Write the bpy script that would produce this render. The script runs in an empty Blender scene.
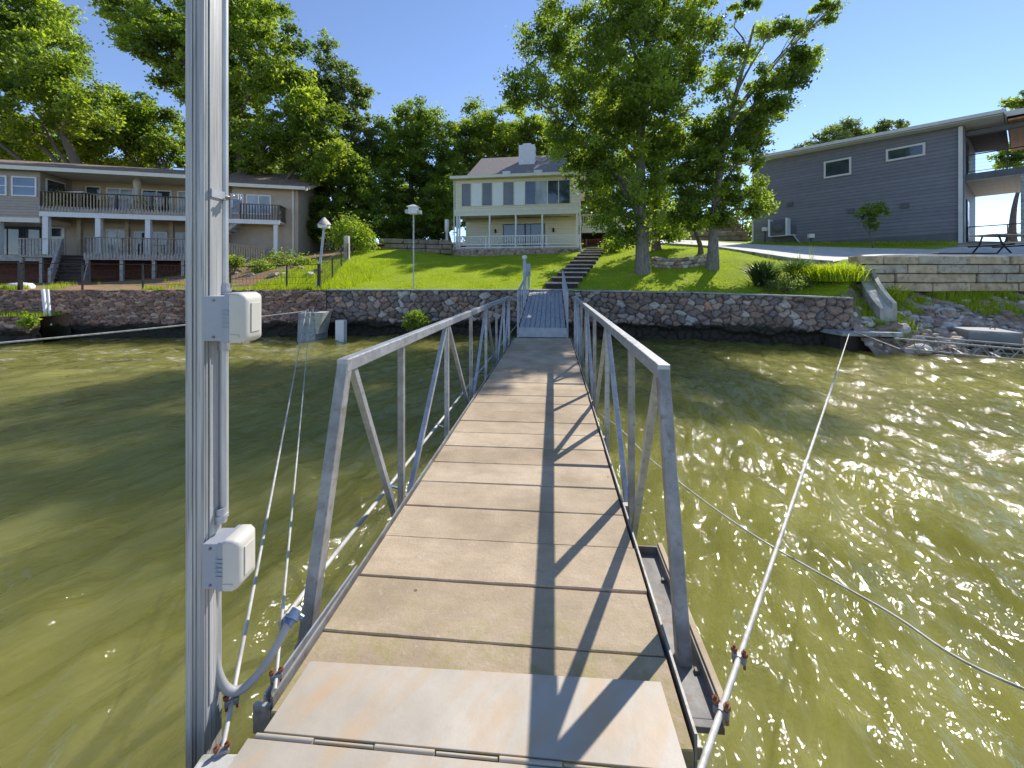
import bpy, math, random
import numpy as np
from mathutils import Vector, Matrix, noise
random.seed(7)
rng = np.random.default_rng(7)
R = math.radians
sc = bpy.context.scene
col = sc.collection

# ------------------------------------------------------------ camera, sky, sun, exposure
EYE = 2.05                       # eye height above the water
F, CX, HY = 400.0, 521.0, 279.0  # focal length in pixels, principal column, horizon row
cam_d = bpy.data.cameras.new('camera')
cam = bpy.data.objects.new('camera', cam_d); col.objects.link(cam)
cam.location = (0, 0, EYE); cam.rotation_euler = (R(90), 0, 0)
cam_d.sensor_width = 36; cam_d.lens = 36 * F / 1024
cam_d.shift_x = (512 - CX) / 1024; cam_d.shift_y = -(384 - HY) / 1024
cam_d.clip_start = 0.05; cam_d.clip_end = 2000
sc.camera = cam
SUN_AZ, SUN_EL = 37.6, 43.5      # degrees clockwise from +Y, above horizon
world = bpy.data.worlds.new('World'); sc.world = world; world.use_nodes = True
nt = world.node_tree
bg = nt.nodes['Background']
sky = nt.nodes.new('ShaderNodeTexSky'); sky.sky_type = 'NISHITA'; sky.sun_disc = False
sky.sun_elevation = R(SUN_EL); sky.sun_rotation = R(SUN_AZ)
sky.air_density = 0.7; sky.dust_density = 0.0; sky.ozone_density = 6.0
tn = nt.nodes.new('ShaderNodeMix'); tn.data_type = 'RGBA'; tn.blend_type = 'MULTIPLY'; tn.inputs[0].default_value = 1.0
tn.inputs[7].default_value = (1.10, 0.93, 0.83, 1)
nt.links.new(sky.outputs[0], tn.inputs[6]); nt.links.new(tn.outputs[2], bg.inputs[0]); bg.inputs[1].default_value = 0.15
sun_d = bpy.data.lights.new('sun', 'SUN'); sun_d.energy = 3.05; sun_d.angle = R(0.55); sun_d.color = (1.0, 0.945, 0.86)
sun = bpy.data.objects.new('sun', sun_d); col.objects.link(sun)
sdir = Vector((math.sin(R(SUN_AZ)) * math.cos(R(SUN_EL)), math.cos(R(SUN_AZ)) * math.cos(R(SUN_EL)), math.sin(R(SUN_EL))))
sun.rotation_euler = sdir.to_track_quat('Z', 'Y').to_euler()
sun.location = sdir * 60
sc.view_settings.view_transform = 'Standard'; sc.view_settings.look = 'None'
sc.view_settings.exposure = 0.95; sc.view_settings.gamma = 1.0
sc.render.engine = 'CYCLES'
sc.cycles.use_denoising = True
sc.cycles.max_bounces = 10; sc.cycles.transparent_max_bounces = 8
sc.cycles.sample_clamp_indirect = 6.0

# ------------------------------------------------------------ helpers
def P(px, py, Y):
    """world point seen at picture row/column at camera depth Y (used as a surveying aid)"""
    return Vector(((px - CX) / F * Y, Y, EYE + (HY - py) / F * Y))

def tag(o, label=None, cat=None, group=None, kind=None):
    if label: o['label'] = label
    if cat: o['category'] = cat
    if group: o['group'] = group
    if kind: o['kind'] = kind
    return o

def thing(name, label, cat, loc=(0, 0, 0), rz=0.0, group=None):
    o = bpy.data.objects.new(name, None); col.objects.link(o)
    o.location = loc; o.rotation_euler = (0, 0, rz); o.empty_display_size = 0.2
    tag(o, label, cat, group)
    return o

def link_mesh(name, me, parent=None):
    o = bpy.data.objects.new(name, me); col.objects.link(o)
    if parent is not None: o.parent = parent
    return o

class MB:
    def __init__(s): s.v = []; s.f = []; s.s = []; s.mi = []; s.cur = 0
    def add(s, vs, fs, smooth=False):
        b = len(s.v); s.v += [tuple(v) for v in vs]
        for f in fs:
            s.f.append(tuple(i + b for i in f)); s.s.append(smooth); s.mi.append(s.cur)
        return s
    def box(s, x0, x1, y0, y1, z0, z1):
        vs = [(x0,y0,z0),(x1,y0,z0),(x1,y1,z0),(x0,y1,z0),(x0,y0,z1),(x1,y0,z1),(x1,y1,z1),(x0,y1,z1)]
        return s.add(vs, [(3,2,1,0),(4,5,6,7),(0,1,5,4),(1,2,6,5),(2,3,7,6),(3,0,4,7)])
    def obox(s, c, size, rot=None):
        hx, hy, hz = size[0]/2, size[1]/2, size[2]/2
        rot = rot or Matrix.Identity(3); c = Vector(c)
        vs = [c + rot @ Vector(p) for p in ((-hx,-hy,-hz),(hx,-hy,-hz),(hx,hy,-hz),(-hx,hy,-hz),(-hx,-hy,hz),(hx,-hy,hz),(hx,hy,hz),(-hx,hy,hz))]
        return s.add(vs, [(3,2,1,0),(4,5,6,7),(0,1,5,4),(1,2,6,5),(2,3,7,6),(3,0,4,7)])
    def hexa(s, b, t):
        """b, t: four bottom and four top corners, both counter-clockwise from above"""
        return s.add(list(b) + list(t), [(3,2,1,0),(4,5,6,7),(0,1,5,4),(1,2,6,5),(2,3,7,6),(3,0,4,7)])
    def beam(s, p, q, w, h, up=(0, 0, 1)):
        p, q = Vector(p), Vector(q); d = (q - p).normalized(); up = Vector(up)
        if abs(d.dot(up)) > 0.98: up = Vector((0, 1, 0))
        sd = d.cross(up).normalized(); u = sd.cross(d).normalized()
        a, b = sd * (w/2), u * (h/2)
        vs = [p-a-b, p+a-b, p+a+b, p-a+b, q-a-b, q+a-b, q+a+b, q-a+b]
        return s.add(vs, [(0,1,2,3),(7,6,5,4),(0,4,5,1),(1,5,6,2),(2,6,7,3),(3,7,4,0)])
    def tube(s, pts, r, n=8, caps=True):
        pts = [Vector(p) for p in pts]; rs = r if isinstance(r, (list, tuple)) else [r] * len(pts)
        vs, fs = [], []; prev = None
        for i, p in enumerate(pts):
            t = (pts[min(i+1, len(pts)-1)] - pts[max(i-1, 0)]).normalized()
            if prev is None:
                ref = Vector((0, 0, 1)) if abs(t.z) < 0.9 else Vector((1, 0, 0))
                a = t.cross(ref).normalized()
            else:
                a = (prev - t * prev.dot(t)).normalized()
            prev = a; b = t.cross(a)
            for k in range(n):
                an = 2 * math.pi * k / n
                vs.append(p + (a * math.cos(an) + b * math.sin(an)) * rs[i])
        for i in range(len(pts) - 1):
            for k in range(n):
                k2 = (k + 1) % n
                fs.append((i*n+k, i*n+k2, (i+1)*n+k2, (i+1)*n+k))
        s.add(vs, fs, True)
        if caps:
            m = len(pts) - 1
            s.add([vs[k] for k in range(n)], [tuple(range(n))[::-1]])
            s.add([vs[m*n+k] for k in range(n)], [tuple(range(n))])
        return s
    def lathe(s, c, prof, n=16):
        """prof: (radius, z) list, closed at the ends when radius is 0"""
        c = Vector(c); vs, fs = [], []
        for r_, z in prof:
            for k in range(n):
                a = 2 * math.pi * k / n
                vs.append(c + Vector((r_ * math.cos(a), r_ * math.sin(a), z)))
        for i in range(len(prof) - 1):
            for k in range(n):
                k2 = (k + 1) % n
                fs.append((i*n+k, i*n+k2, (i+1)*n+k2, (i+1)*n+k))
        return s.add(vs, fs, True)
    def prism(s, poly, z0, z1):
        n = len(poly)
        vs = [(x, y, z0) for x, y in poly] + [(x, y, z1) for x, y in poly]
        fs = [tuple(range(n))[::-1], tuple(range(n, 2*n))] + [(i, (i+1) % n, (i+1) % n + n, i + n) for i in range(n)]
        return s.add(vs, fs)
    def mesh(s, name, mats, off=None):
        v = np.array(s.v, dtype=float)
        if off is not None: v = v - np.array(off)
        me = bpy.data.meshes.new(name)
        me.from_pydata(v.tolist(), [], s.f)
        for m in (mats if isinstance(mats, (list, tuple)) else [mats]): me.materials.append(m)
        me.polygons.foreach_set('use_smooth', s.s)
        me.polygons.foreach_set('material_index', s.mi)
        me.update()
        return me
    def part(s, name, mats, parent, bevel=0.0, label=None):
        """a part, its vertices given in the thing's own frame"""
        o = link_mesh(name, s.mesh(name, mats), parent)
        if bevel: add_bevel(o, bevel)
        if label: o['label'] = label
        return o
    def single(s, name, mats, label, cat, group=None, kind=None, bevel=0.0):
        v = np.array(s.v); off = ((v[:,0].min()+v[:,0].max())/2, (v[:,1].min()+v[:,1].max())/2, v[:,2].min())
        o = link_mesh(name, s.mesh(name, mats, off)); o.location = off
        if bevel: add_bevel(o, bevel)
        return tag(o, label, cat, group, kind)

def add_bevel(o, w, seg=2):
    b = o.modifiers.new('edge', 'BEVEL'); b.width = w; b.segments = seg; b.limit_method = 'ANGLE'; b.angle_limit = R(40)

def np_mesh(name, verts, faces, mat, smooth=False, tint=None, matidx=None):
    """verts (n,3), faces (m,k) with one k"""
    me = bpy.data.meshes.new(name)
    n, (m, k) = len(verts), faces.shape
    me.vertices.add(n); me.vertices.foreach_set('co', np.ascontiguousarray(verts, dtype=np.float32).ravel())
    me.loops.add(m * k); me.loops.foreach_set('vertex_index', np.ascontiguousarray(faces, dtype=np.int32).ravel())
    me.polygons.add(m)
    me.polygons.foreach_set('loop_start', np.arange(0, m*k, k, dtype=np.int32))
    me.polygons.foreach_set('loop_total', np.full(m, k, dtype=np.int32))
    me.polygons.foreach_set('use_smooth', np.full(m, bool(smooth)))
    for mm in (mat if isinstance(mat, (list, tuple)) else [mat]): me.materials.append(mm)
    if matidx is not None: me.polygons.foreach_set('material_index', matidx.astype(np.int32))
    if tint is not None:
        a = me.attributes.new('tint', 'FLOAT', 'FACE' if len(tint) == m else 'POINT'); a.data.foreach_set('value', tint.astype(np.float32))
    me.update(calc_edges=True); me.validate()
    return me

def dup(root, loc, rz=0.0, label=None, group=None, scale=None):
    r = root.copy(); col.objects.link(r); r.location = loc; r.rotation_euler = (0, 0, rz)
    if label: r['label'] = label
    if group: r['group'] = group
    if scale: r.scale = scale
    for ch in list(root.children):
        c = ch.copy(); col.objects.link(c); c.parent = r
        for g in list(ch.children):
            d = g.copy(); col.objects.link(d); d.parent = c
    return r

# ------------------------------------------------------------ materials
def _mat(name):
    m = bpy.data.materials.new(name); m.use_nodes = True
    n = m.node_tree; b = n.nodes['Principled BSDF']
    return m, n, b

def N(n, kind, **kw):
    x = n.nodes.new(kind)
    for k, v in kw.items():
        if k in ('inp',):
            for kk, vv in v.items(): x.inputs[kk].default_value = vv
        else: setattr(x, k, v)
    return x

def ramp(n, fac, stops):
    r = n.nodes.new('ShaderNodeValToRGB'); e = r.color_ramp.elements
    while len(e) < len(stops): e.new(0.5)
    for i, (p, c) in enumerate(stops):
        e[i].position = p; e[i].color = (c[0], c[1], c[2], 1) if isinstance(c, (tuple, list)) else (c, c, c, 1)
    n.links.new(fac, r.inputs[0]); return r.outputs[0]

def mix(n, fac, a, b, mode='MIX'):
    x = n.nodes.new('ShaderNodeMix'); x.data_type = 'RGBA'; x.blend_type = mode
    for i, v in ((0, fac), (6, a), (7, b)):
        if hasattr(v, 'is_output') or hasattr(v, 'links'): n.links.new(v, x.inputs[i])
        elif i == 0: x.inputs[0].default_value = v
        else: x.inputs[i].default_value = (v[0], v[1], v[2], 1)
    return x.outputs[2]

def noise_tex(n, co, scale, detail=5, rough=0.55, stretch=None, dist=0.0):
    t = n.nodes.new('ShaderNodeTexNoise'); t.inputs['Scale'].default_value = scale
    t.inputs['Detail'].default_value = detail; t.inputs['Roughness'].default_value = rough; t.inputs['Distortion'].default_value = dist
    if stretch:
        mp = n.nodes.new('ShaderNodeMapping'); mp.inputs['Scale'].default_value = stretch
        n.links.new(co, mp.inputs[0]); co = mp.outputs[0]
    n.links.new(co, t.inputs[0]); return t.outputs[0]

def bump(n, h, b, dist=0.01, strength=1.0, prev=None):
    x = n.nodes.new('ShaderNodeBump'); x.inputs['Distance'].default_value = dist; x.inputs['Strength'].default_value = strength
    n.links.new(h, x.inputs['Height'])
    if prev: n.links.new(prev, x.inputs['Normal'])
    if b: n.links.new(x.outputs[0], b.inputs['Normal'])
    return x.outputs[0]

def surf(name, c1, c2, scale=4, rough=0.6, metal=0.0, bdist=0.003, bscale=40, stretch=None, c3=None, s3=14, rvar=0.15, spec=0.5, lo=0.35, hi=0.65):
    m, n, b = _mat(name)
    co = N(n, 'ShaderNodeTexCoord').outputs['Object']
    a = noise_tex(n, co, scale, 6, 0.6, stretch)
    c = ramp(n, a, [(lo, c1), (hi, c2)])
    if c3:
        d = noise_tex(n, co, s3, 5, 0.65, stretch)
        c = mix(n, ramp(n, d, [(0.52, 0.0), (0.68, 1.0)]), c, c3)
    n.links.new(c, b.inputs['Base Color'])
    rr = n.nodes.new('ShaderNodeMapRange'); rr.inputs[3].default_value = max(0, rough - rvar); rr.inputs[4].default_value = min(1, rough + rvar)
    e = noise_tex(n, co, scale * 2.3, 4, 0.6, stretch); n.links.new(e, rr.inputs[0]); n.links.new(rr.outputs[0], b.inputs['Roughness'])
    b.inputs['Metallic'].default_value = metal; b.inputs['Specular IOR Level'].default_value = spec
    if bdist: bump(n, noise_tex(n, co, bscale, 6, 0.65, stretch), b, bdist)
    return m

def siding(name, c1, c2, pitch, rough=0.55, axis='Z', depth=0.012):
    """lapped boards: saw-tooth relief every pitch metres"""
    m, n, b = _mat(name)
    co = N(n, 'ShaderNodeTexCoord').outputs['Object']
    sp = N(n, 'ShaderNodeSeparateXYZ'); n.links.new(co, sp.inputs[0])
    d = N(n, 'ShaderNodeMath', operation='DIVIDE'); n.links.new(sp.outputs[axis], d.inputs[0]); d.inputs[1].default_value = pitch
    fr = N(n, 'ShaderNodeMath', operation='FRACT'); n.links.new(d.outputs[0], fr.inputs[0])
    fl = N(n, 'ShaderNodeMath', operation='FLOOR'); n.links.new(d.outputs[0], fl.inputs[0])
    wn = N(n, 'ShaderNodeTexWhiteNoise', noise_dimensions='1D'); n.links.new(fl.outputs[0], wn.inputs['W'])
    a = noise_tex(n, co, 3, 5, 0.6)
    ad = N(n, 'ShaderNodeMath', operation='MULTIPLY_ADD'); n.links.new(wn.outputs[0], ad.inputs[0]); ad.inputs[1].default_value = 0.35; n.links.new(a, ad.inputs[2])
    c = ramp(n, ad.outputs[0], [(0.35, c1), (0.95, c2)])
    gap = ramp(n, fr.outputs[0], [(0.0, 0.0), (0.06, 0.0), (0.1, 1.0), (1.0, 0.55)])
    gap.node.color_ramp.elements[0].color = (0, 0, 0, 1)
    c = mix(n, ramp(n, fr.outputs[0], [(0.0, 0.55), (0.07, 1.0)]), (c1[0]*0.45, c1[1]*0.45, c1[2]*0.45), c)
    n.links.new(c, b.inputs['Base Color']); b.inputs['Roughness'].default_value = rough
    bump(n, gap, b, depth)
    return m

def leafmat(name, dark, light, trans, rough=0.42):
    m, n, b = _mat(name)
    at = N(n, 'ShaderNodeAttribute', attribute_name='tint')
    c = ramp(n, at.outputs['Fac'], [(0.0, dark), (1.0, light)])
    n.links.new(c, b.inputs['Base Color']); b.inputs['Roughness'].default_value = rough; b.inputs['Specular IOR Level'].default_value = 0.55
    tr = N(n, 'ShaderNodeBsdfTranslucent')
    c2 = mix(n, 1.0, c, trans, 'MULTIPLY'); n.links.new(c2, tr.inputs[0])
    ms = N(n, 'ShaderNodeMixShader'); ms.inputs[0].default_value = 0.56
    out = n.nodes['Material Output']
    n.links.new(b.outputs[0], ms.inputs[1]); n.links.new(tr.outputs[0], ms.inputs[2]); n.links.new(ms.outputs[0], out.inputs[0])
    return m

def glass(name, c, rough=0.04, spec=0.9):
    m, n, b = _mat(name)
    co = N(n, 'ShaderNodeTexCoord').outputs['Object']
    a = noise_tex(n, co, 1.3, 3, 0.5)
    cc = ramp(n, a, [(0.35, tuple(x * 0.6 for x in c)), (0.65, c)])
    n.links.new(cc, b.inputs['Base Color']); b.inputs['Roughness'].default_value = rough; b.inputs['Specular IOR Level'].default_value = spec
    bump(n, noise_tex(n, co, 1.5, 2, 0.5), b, 0.004)
    return m

M = {}
M['galv'] = surf('galvanised_steel', (0.36, 0.37, 0.39), (0.52, 0.53, 0.55), 9, 0.48, 0.55, 0.0008, 90, c3=(0.30, 0.31, 0.33), s3=30)
M['galv_dark'] = surf('dirty_steel', (0.13, 0.125, 0.115), (0.26, 0.25, 0.235), 6, 0.7, 0.2, 0.001, 70, c3=(0.22, 0.13, 0.07), s3=14)
M['galv_old'] = surf('weathered_galvanised_steel', (0.22, 0.215, 0.205), (0.38, 0.375, 0.36), 6, 0.6, 0.4, 0.001, 70, c3=(0.22, 0.2, 0.17), s3=18)
M['galv_pole'] = surf('streaked_galvanised_steel', (0.27, 0.275, 0.27), (0.54, 0.53, 0.50), 7, 0.45, 0.15, 0.0006, 60, stretch=(7, 7, 0.12), c3=(0.22, 0.22, 0.22), s3=22)
M['pipe'] = surf('bare_metal_pipe', (0.42, 0.42, 0.42), (0.6, 0.6, 0.59), 8, 0.36, 0.4, 0.0004, 60, stretch=(3, 3, 0.4))
M['box_grey'] = surf('grey_painted_box', (0.30, 0.32, 0.36), (0.36, 0.38, 0.42), 5, 0.5, 0.1, 0.0004, 120)
M['box_beige'] = surf('beige_plastic', (0.54, 0.51, 0.44), (0.61, 0.58, 0.50), 6, 0.42, 0.0, 0.0003, 150, rvar=0.06)
M['flex'] = surf('grey_flexible_conduit', (0.29, 0.285, 0.27), (0.37, 0.36, 0.345), 10, 0.5, 0.0, 0.0003, 120)
M['rust'] = surf('rusty_iron', (0.14, 0.05, 0.025), (0.34, 0.14, 0.06), 60, 0.85, 0.2, 0.001, 200)
M['cable'] = surf('old_wire_cable', (0.36, 0.34, 0.30), (0.62, 0.59, 0.53), 14, 0.65, 0.25, 0.001, 220)
M['cable_white'] = surf('pale_cable', (0.36, 0.35, 0.32), (0.6, 0.58, 0.53), 12, 0.6, 0.1, 0.001, 220)
M['blue_clamp'] = surf('blue_grey_clamp', (0.12, 0.18, 0.3), (0.3, 0.36, 0.46), 40, 0.4, 0.7, 0.0005, 100)
M['plate'] = None
M['concrete'] = surf('concrete', (0.36, 0.345, 0.31), (0.5, 0.485, 0.44), 3, 0.85, 0, 0.004, 30, c3=(0.28, 0.26, 0.22), s3=7)
M['concrete_drive'] = surf('driveway_concrete', (0.58, 0.55, 0.49), (0.68, 0.65, 0.58), 1.2, 0.85, 0, 0.003, 30, c3=(0.42, 0.4, 0.36), s3=3)
M['concrete_wet'] = surf('stained_concrete', (0.26, 0.27, 0.27), (0.42, 0.43, 0.42), 3, 0.8, 0, 0.005, 25, c3=(0.12, 0.12, 0.11), s3=4)
M['white'] = surf('white_paint', (0.72, 0.71, 0.69), (0.8, 0.79, 0.77), 4, 0.45, 0, 0.0005, 60)
M['cream'] = siding('cream_siding', (0.74, 0.67, 0.48), (0.80, 0.74, 0.56), 0.2)
M['cream_trim'] = surf('cream_trim', (0.70, 0.66, 0.55), (0.77, 0.73, 0.62), 3, 0.5, 0, 0.0005, 60)
M['soffit'] = siding('porch_ceiling', (0.72, 0.64, 0.48), (0.8, 0.72, 0.56), 0.25, axis='X', depth=0.006)
M['shingle'] = surf('roof_shingle', (0.20, 0.165, 0.15), (0.32, 0.275, 0.25), 14, 0.95, 0, 0.01, 18, c3=(0.14, 0.12, 0.11), s3=9)
M['shingle_brown'] = surf('brown_roof_shingle', (0.17, 0.11, 0.08), (0.33, 0.22, 0.165), 8, 0.95, 0, 0.012, 12, c3=(0.38, 0.29, 0.23), s3=5)
M['shingle_dark'] = surf('dark_roof_shingle', (0.05, 0.05, 0.06), (0.10, 0.095, 0.10), 8, 0.9, 0, 0.012, 12)
M['taupe'] = surf('taupe_stucco', (0.47, 0.37, 0.28), (0.54, 0.43, 0.33), 2, 0.8, 0, 0.004, 22)
M['taupe_siding'] = siding('taupe_siding', (0.36, 0.30, 0.245), (0.44, 0.37, 0.31), 0.16)
M['slate'] = siding('slate_siding', (0.165, 0.165, 0.185), (0.215, 0.215, 0.24), 0.2, depth=0.03)
M['slate_trim'] = surf('slate_trim', (0.10, 0.105, 0.12), (0.13, 0.135, 0.15), 3, 0.6, 0, 0.0005, 60)
M['soffit_white'] = surf('pale_soffit', (0.62, 0.61, 0.58), (0.7, 0.69, 0.66), 3, 0.6, 0, 0.0005, 60)
M['cedar'] = siding('cedar_soffit', (0.36, 0.17, 0.07), (0.52, 0.27, 0.12), 0.14, axis='X', depth=0.006)
M['ceil_plank'] = siding('plank_ceiling', (0.5, 0.46, 0.39), (0.66, 0.62, 0.55), 0.2, axis='X', depth=0.01)
M['black'] = surf('black_metal', (0.02, 0.02, 0.022), (0.035, 0.035, 0.04), 6, 0.5, 0.4, 0.0003, 80)
M['deckwood'] = surf('weathered_deck_wood', (0.23, 0.18, 0.14), (0.40, 0.33, 0.26), 5, 0.85, 0, 0.002, 30, c3=(0.16, 0.13, 0.11), s3=9)
M['deckwood_grey'] = surf('grey_deck_wood', (0.34, 0.30, 0.26), (0.5, 0.46, 0.41), 5, 0.85, 0, 0.002, 30, c3=(0.24, 0.21, 0.19), s3=9)
M['deckwood_tan'] = surf('tan_deck_wood', (0.35, 0.27, 0.17), (0.5, 0.4, 0.27), 5, 0.85, 0, 0.002, 30)
M['dark_stair'] = surf('dark_stair_wood', (0.07, 0.055, 0.045), (0.13, 0.10, 0.085), 5, 0.85, 0, 0.002, 30)
M['brickred'] = surf('red_brown_base', (0.13, 0.05, 0.035), (0.2, 0.08, 0.055), 5, 0.85, 0, 0.004, 20)
M['tie'] = surf('dark_timber_tie', (0.03, 0.022, 0.018), (0.06, 0.045, 0.035), 6, 0.85, 0, 0.004, 20)
M['tread'] = surf('step_tread', (0.42, 0.35, 0.3), (0.55, 0.48, 0.42), 6, 0.9, 0, 0.004, 20)
M['ramp_board'] = surf('blue_grey_boards', (0.25, 0.265, 0.29), (0.46, 0.47, 0.48), 3, 0.8, 0, 0.002, 30, stretch=(12, 1, 1), c3=(0.2, 0.2, 0.21), s3=5)
M['ramp_metal'] = surf('pale_blue_grey_metal', (0.34, 0.37, 0.42), (0.46, 0.49, 0.54), 5, 0.5, 0.3, 0.0006, 60)
M['limestone'] = surf('limestone', (0.44, 0.34, 0.2), (0.66, 0.54, 0.36), 2.2, 0.9, 0, 0.035, 7, c3=(0.3, 0.25, 0.18), s3=5)
M['lime_warm'] = surf('ochre_limestone', (0.42, 0.31, 0.18), (0.62, 0.49, 0.31), 2.6, 0.9, 0, 0.03, 7, c3=(0.26, 0.2, 0.13), s3=5)
M['lime_grey'] = surf('grey_limestone', (0.40, 0.34, 0.25), (0.58, 0.51, 0.39), 2.6, 0.9, 0, 0.03, 7, c3=(0.2, 0.18, 0.15), s3=5)
M['limestone_brown'] = surf('brown_limestone', (0.22, 0.17, 0.12), (0.38, 0.31, 0.23), 2.2, 0.9, 0, 0.03, 9, c3=(0.14, 0.12, 0.09), s3=6)
M['bark'] = surf('bark', (0.10, 0.08, 0.06), (0.22, 0.18, 0.145), 6, 0.95, 0, 0.03, 10, stretch=(3, 3, 0.6), c3=(0.06, 0.05, 0.04), s3=8)
M['bark_pale'] = surf('pale_bark', (0.17, 0.15, 0.125), (0.3, 0.27, 0.23), 6, 0.95, 0, 0.03, 10, stretch=(3, 3, 0.6), c3=(0.10, 0.085, 0.07), s3=8)
M['glass'] = glass('dark_window_glass', (0.05, 0.07, 0.09))
M['glass_blue'] = glass('blue_window_glass', (0.10, 0.16, 0.26))
M['glass_curtain_glare'] = glass('curtain_glare_glass', (0.42, 0.46, 0.5), 0.12, 0.6)  # for curtains, and for one pane with a whitish reflection in its colour
M['screen'] = surf('grey_blue_screen', (0.15, 0.17, 0.21), (0.2, 0.22, 0.26), 1.5, 0.5, 0, 0, 10)
M['panel'] = surf('white_panel', (0.78, 0.79, 0.80), (0.84, 0.85, 0.86), 1.5, 0.5, 0, 0, 10)
M['rock'] = surf('bank_rock', (0.30, 0.23, 0.18), (0.56, 0.46, 0.37), 2.5, 0.9, 0, 0.02, 12, c3=(0.3, 0.2, 0.14), s3=3)
M['rock_pale'] = surf('pale_rock', (0.42, 0.38, 0.34), (0.66, 0.61, 0.55), 2.5, 0.9, 0, 0.02, 12, c3=(0.28, 0.27, 0.26), s3=5)
M['rock_brown'] = surf('brown_rock', (0.2, 0.13, 0.09), (0.38, 0.27, 0.2), 2.5, 0.9, 0, 0.02, 12)
M['leaf_oak'] = leafmat('oak_leaf', (0.05, 0.082, 0.02), (0.19, 0.245, 0.05), (3.5, 3.4, 1.0))
M['leaf_lit'] = leafmat('light_leaf', (0.06, 0.10, 0.02), (0.20, 0.26, 0.045), (3.0, 3.0, 0.9))
M['leaf_grey'] = leafmat('greyish_leaf', (0.07, 0.10, 0.04), (0.19, 0.23, 0.09), (2.4, 2.5, 1.1))
M['leaf_yuc'] = leafmat('yucca_leaf', (0.04, 0.07, 0.03), (0.11, 0.15, 0.06), (1.2, 1.5, 0.6))
M['grass'] = leafmat('grass_blade', (0.26, 0.34, 0.012), (0.42, 0.50, 0.035), (1.5, 1.5, 0.4), 0.6)
M['umbrella'] = surf('beige_cloth', (0.5, 0.46, 0.38), (0.6, 0.56, 0.48), 8, 0.9, 0, 0.004, 20)
M['blue_cloth'] = surf('blue_cloth', (0.16, 0.22, 0.5), (0.6, 0.65, 0.75), 3, 0.9, 0, 0.004, 20)
M['terracotta'] = surf('terracotta', (0.3, 0.14, 0.08), (0.4, 0.2, 0.12), 8, 0.9, 0, 0.002, 20)
M['tabletop'] = surf('wood_tabletop', (0.4, 0.3, 0.19), (0.52, 0.41, 0.28), 4, 0.7, 0, 0.001, 30)
M['stonecol'] = surf('grey_stone_column', (0.25, 0.25, 0.25), (0.55, 0.53, 0.5), 9, 0.9, 0, 0.03, 9, c3=(0.12, 0.12, 0.12), s3=11)
# ------------------------------------------------------------ gangway frame
TH = R(4.57)
LC = -0.266                      # gangway centre line, sideways from the eye
def W(u, l, z):                  # u along the gangway, l sideways from its centre line
    l += LC
    return Vector((u * math.sin(TH) + l * math.cos(TH), u * math.cos(TH) - l * math.sin(TH), z))
DZ = 0.55                        # top of the gangway deck above the water

# special materials -----------------------------------------------------------
def board_material():
    m, n, b = _mat('tan_concrete_board')
    co = N(n, 'ShaderNodeTexCoord').outputs['Object']
    at = N(n, 'ShaderNodeAttribute', attribute_name='tint')
    a = noise_tex(n, co, 2.2, 7, 0.62)
    c = ramp(n, a, [(0.32, (0.36, 0.285, 0.195)), (0.55, (0.50, 0.405, 0.29)), (0.72, (0.58, 0.485, 0.365))])
    c = mix(n, 0.55, c, ramp(n, at.outputs['Fac'], [(0, (0.80, 0.74, 0.66)), (0.5, (1, 0.98, 0.95)), (1, (1.12, 1.06, 0.98))]), 'MULTIPLY')
    # cross-board streaks and aggregate specks
    st = noise_tex(n, co, 6, 6, 0.7, (0.9, 3, 1))
    c = mix(n, ramp(n, st, [(0.45, 0.0), (0.72, 0.4)]), c, (0.30, 0.25, 0.19))
    sp = noise_tex(n, co, 150, 3, 0.6)
    c = mix(n, ramp(n, sp, [(0.56, 0.0), (0.66, 0.6)]), c, (0.27, 0.225, 0.17))
    sp2 = noise_tex(n, co, 24, 5, 0.7)
    c = mix(n, ramp(n, sp2, [(0.60, 0.0), (0.72, 0.5)]), c, (0.6, 0.53, 0.43))
    # moss near the dock end (object y small), strongest on the board ends
    sx = N(n, 'ShaderNodeSeparateXYZ'); n.links.new(co, sx.inputs[0])
    mr = N(n, 'ShaderNodeMapRange', clamp=True); n.links.new(sx.outputs['Y'], mr.inputs[0])
    mr.inputs[1].default_value = 2.0; mr.inputs[2].default_value = 1.3; mr.inputs[3].default_value = 0.0; mr.inputs[4].default_value = 1.0
    mo = noise_tex(n, co, 9, 7, 0.7)
    mm = N(n, 'ShaderNodeMath', operation='MULTIPLY'); n.links.new(mr.outputs[0], mm.inputs[0]); n.links.new(ramp(n, mo, [(0.44, 0.0), (0.64, 0.7)]), mm.inputs[1])
    c = mix(n, mm.outputs[0], c, (0.26, 0.25, 0.05))
    big = noise_tex(n, co, 0.8, 3, 0.5, (1, 2, 1))
    c = mix(n, 0.5, c, ramp(n, big, [(0.35, (0.86, 0.82, 0.76)), (0.65, (1.12, 1.1, 1.08))]), 'MULTIPLY')
    vo = N(n, 'ShaderNodeTexVoronoi', feature='F1'); vo.inputs['Scale'].default_value = 3.1; n.links.new(co, vo.inputs['Vector'])
    c = mix(n, ramp(n, vo.outputs['Distance'], [(0.020, 0.75), (0.034, 0.0)]), c, (0.10, 0.07, 0.05))
    n.links.new(c, b.inputs['Base Color']); b.inputs['Roughness'].default_value = 0.9; b.inputs['Specular IOR Level'].default_value = 0.3
    x = bump(n, noise_tex(n, co, 60, 6, 0.7), None, 0.003)
    bump(n, noise_tex(n, co, 7, 5, 0.6), b, 0.003, prev=x)
    return m
M['board'] = board_material()

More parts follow.
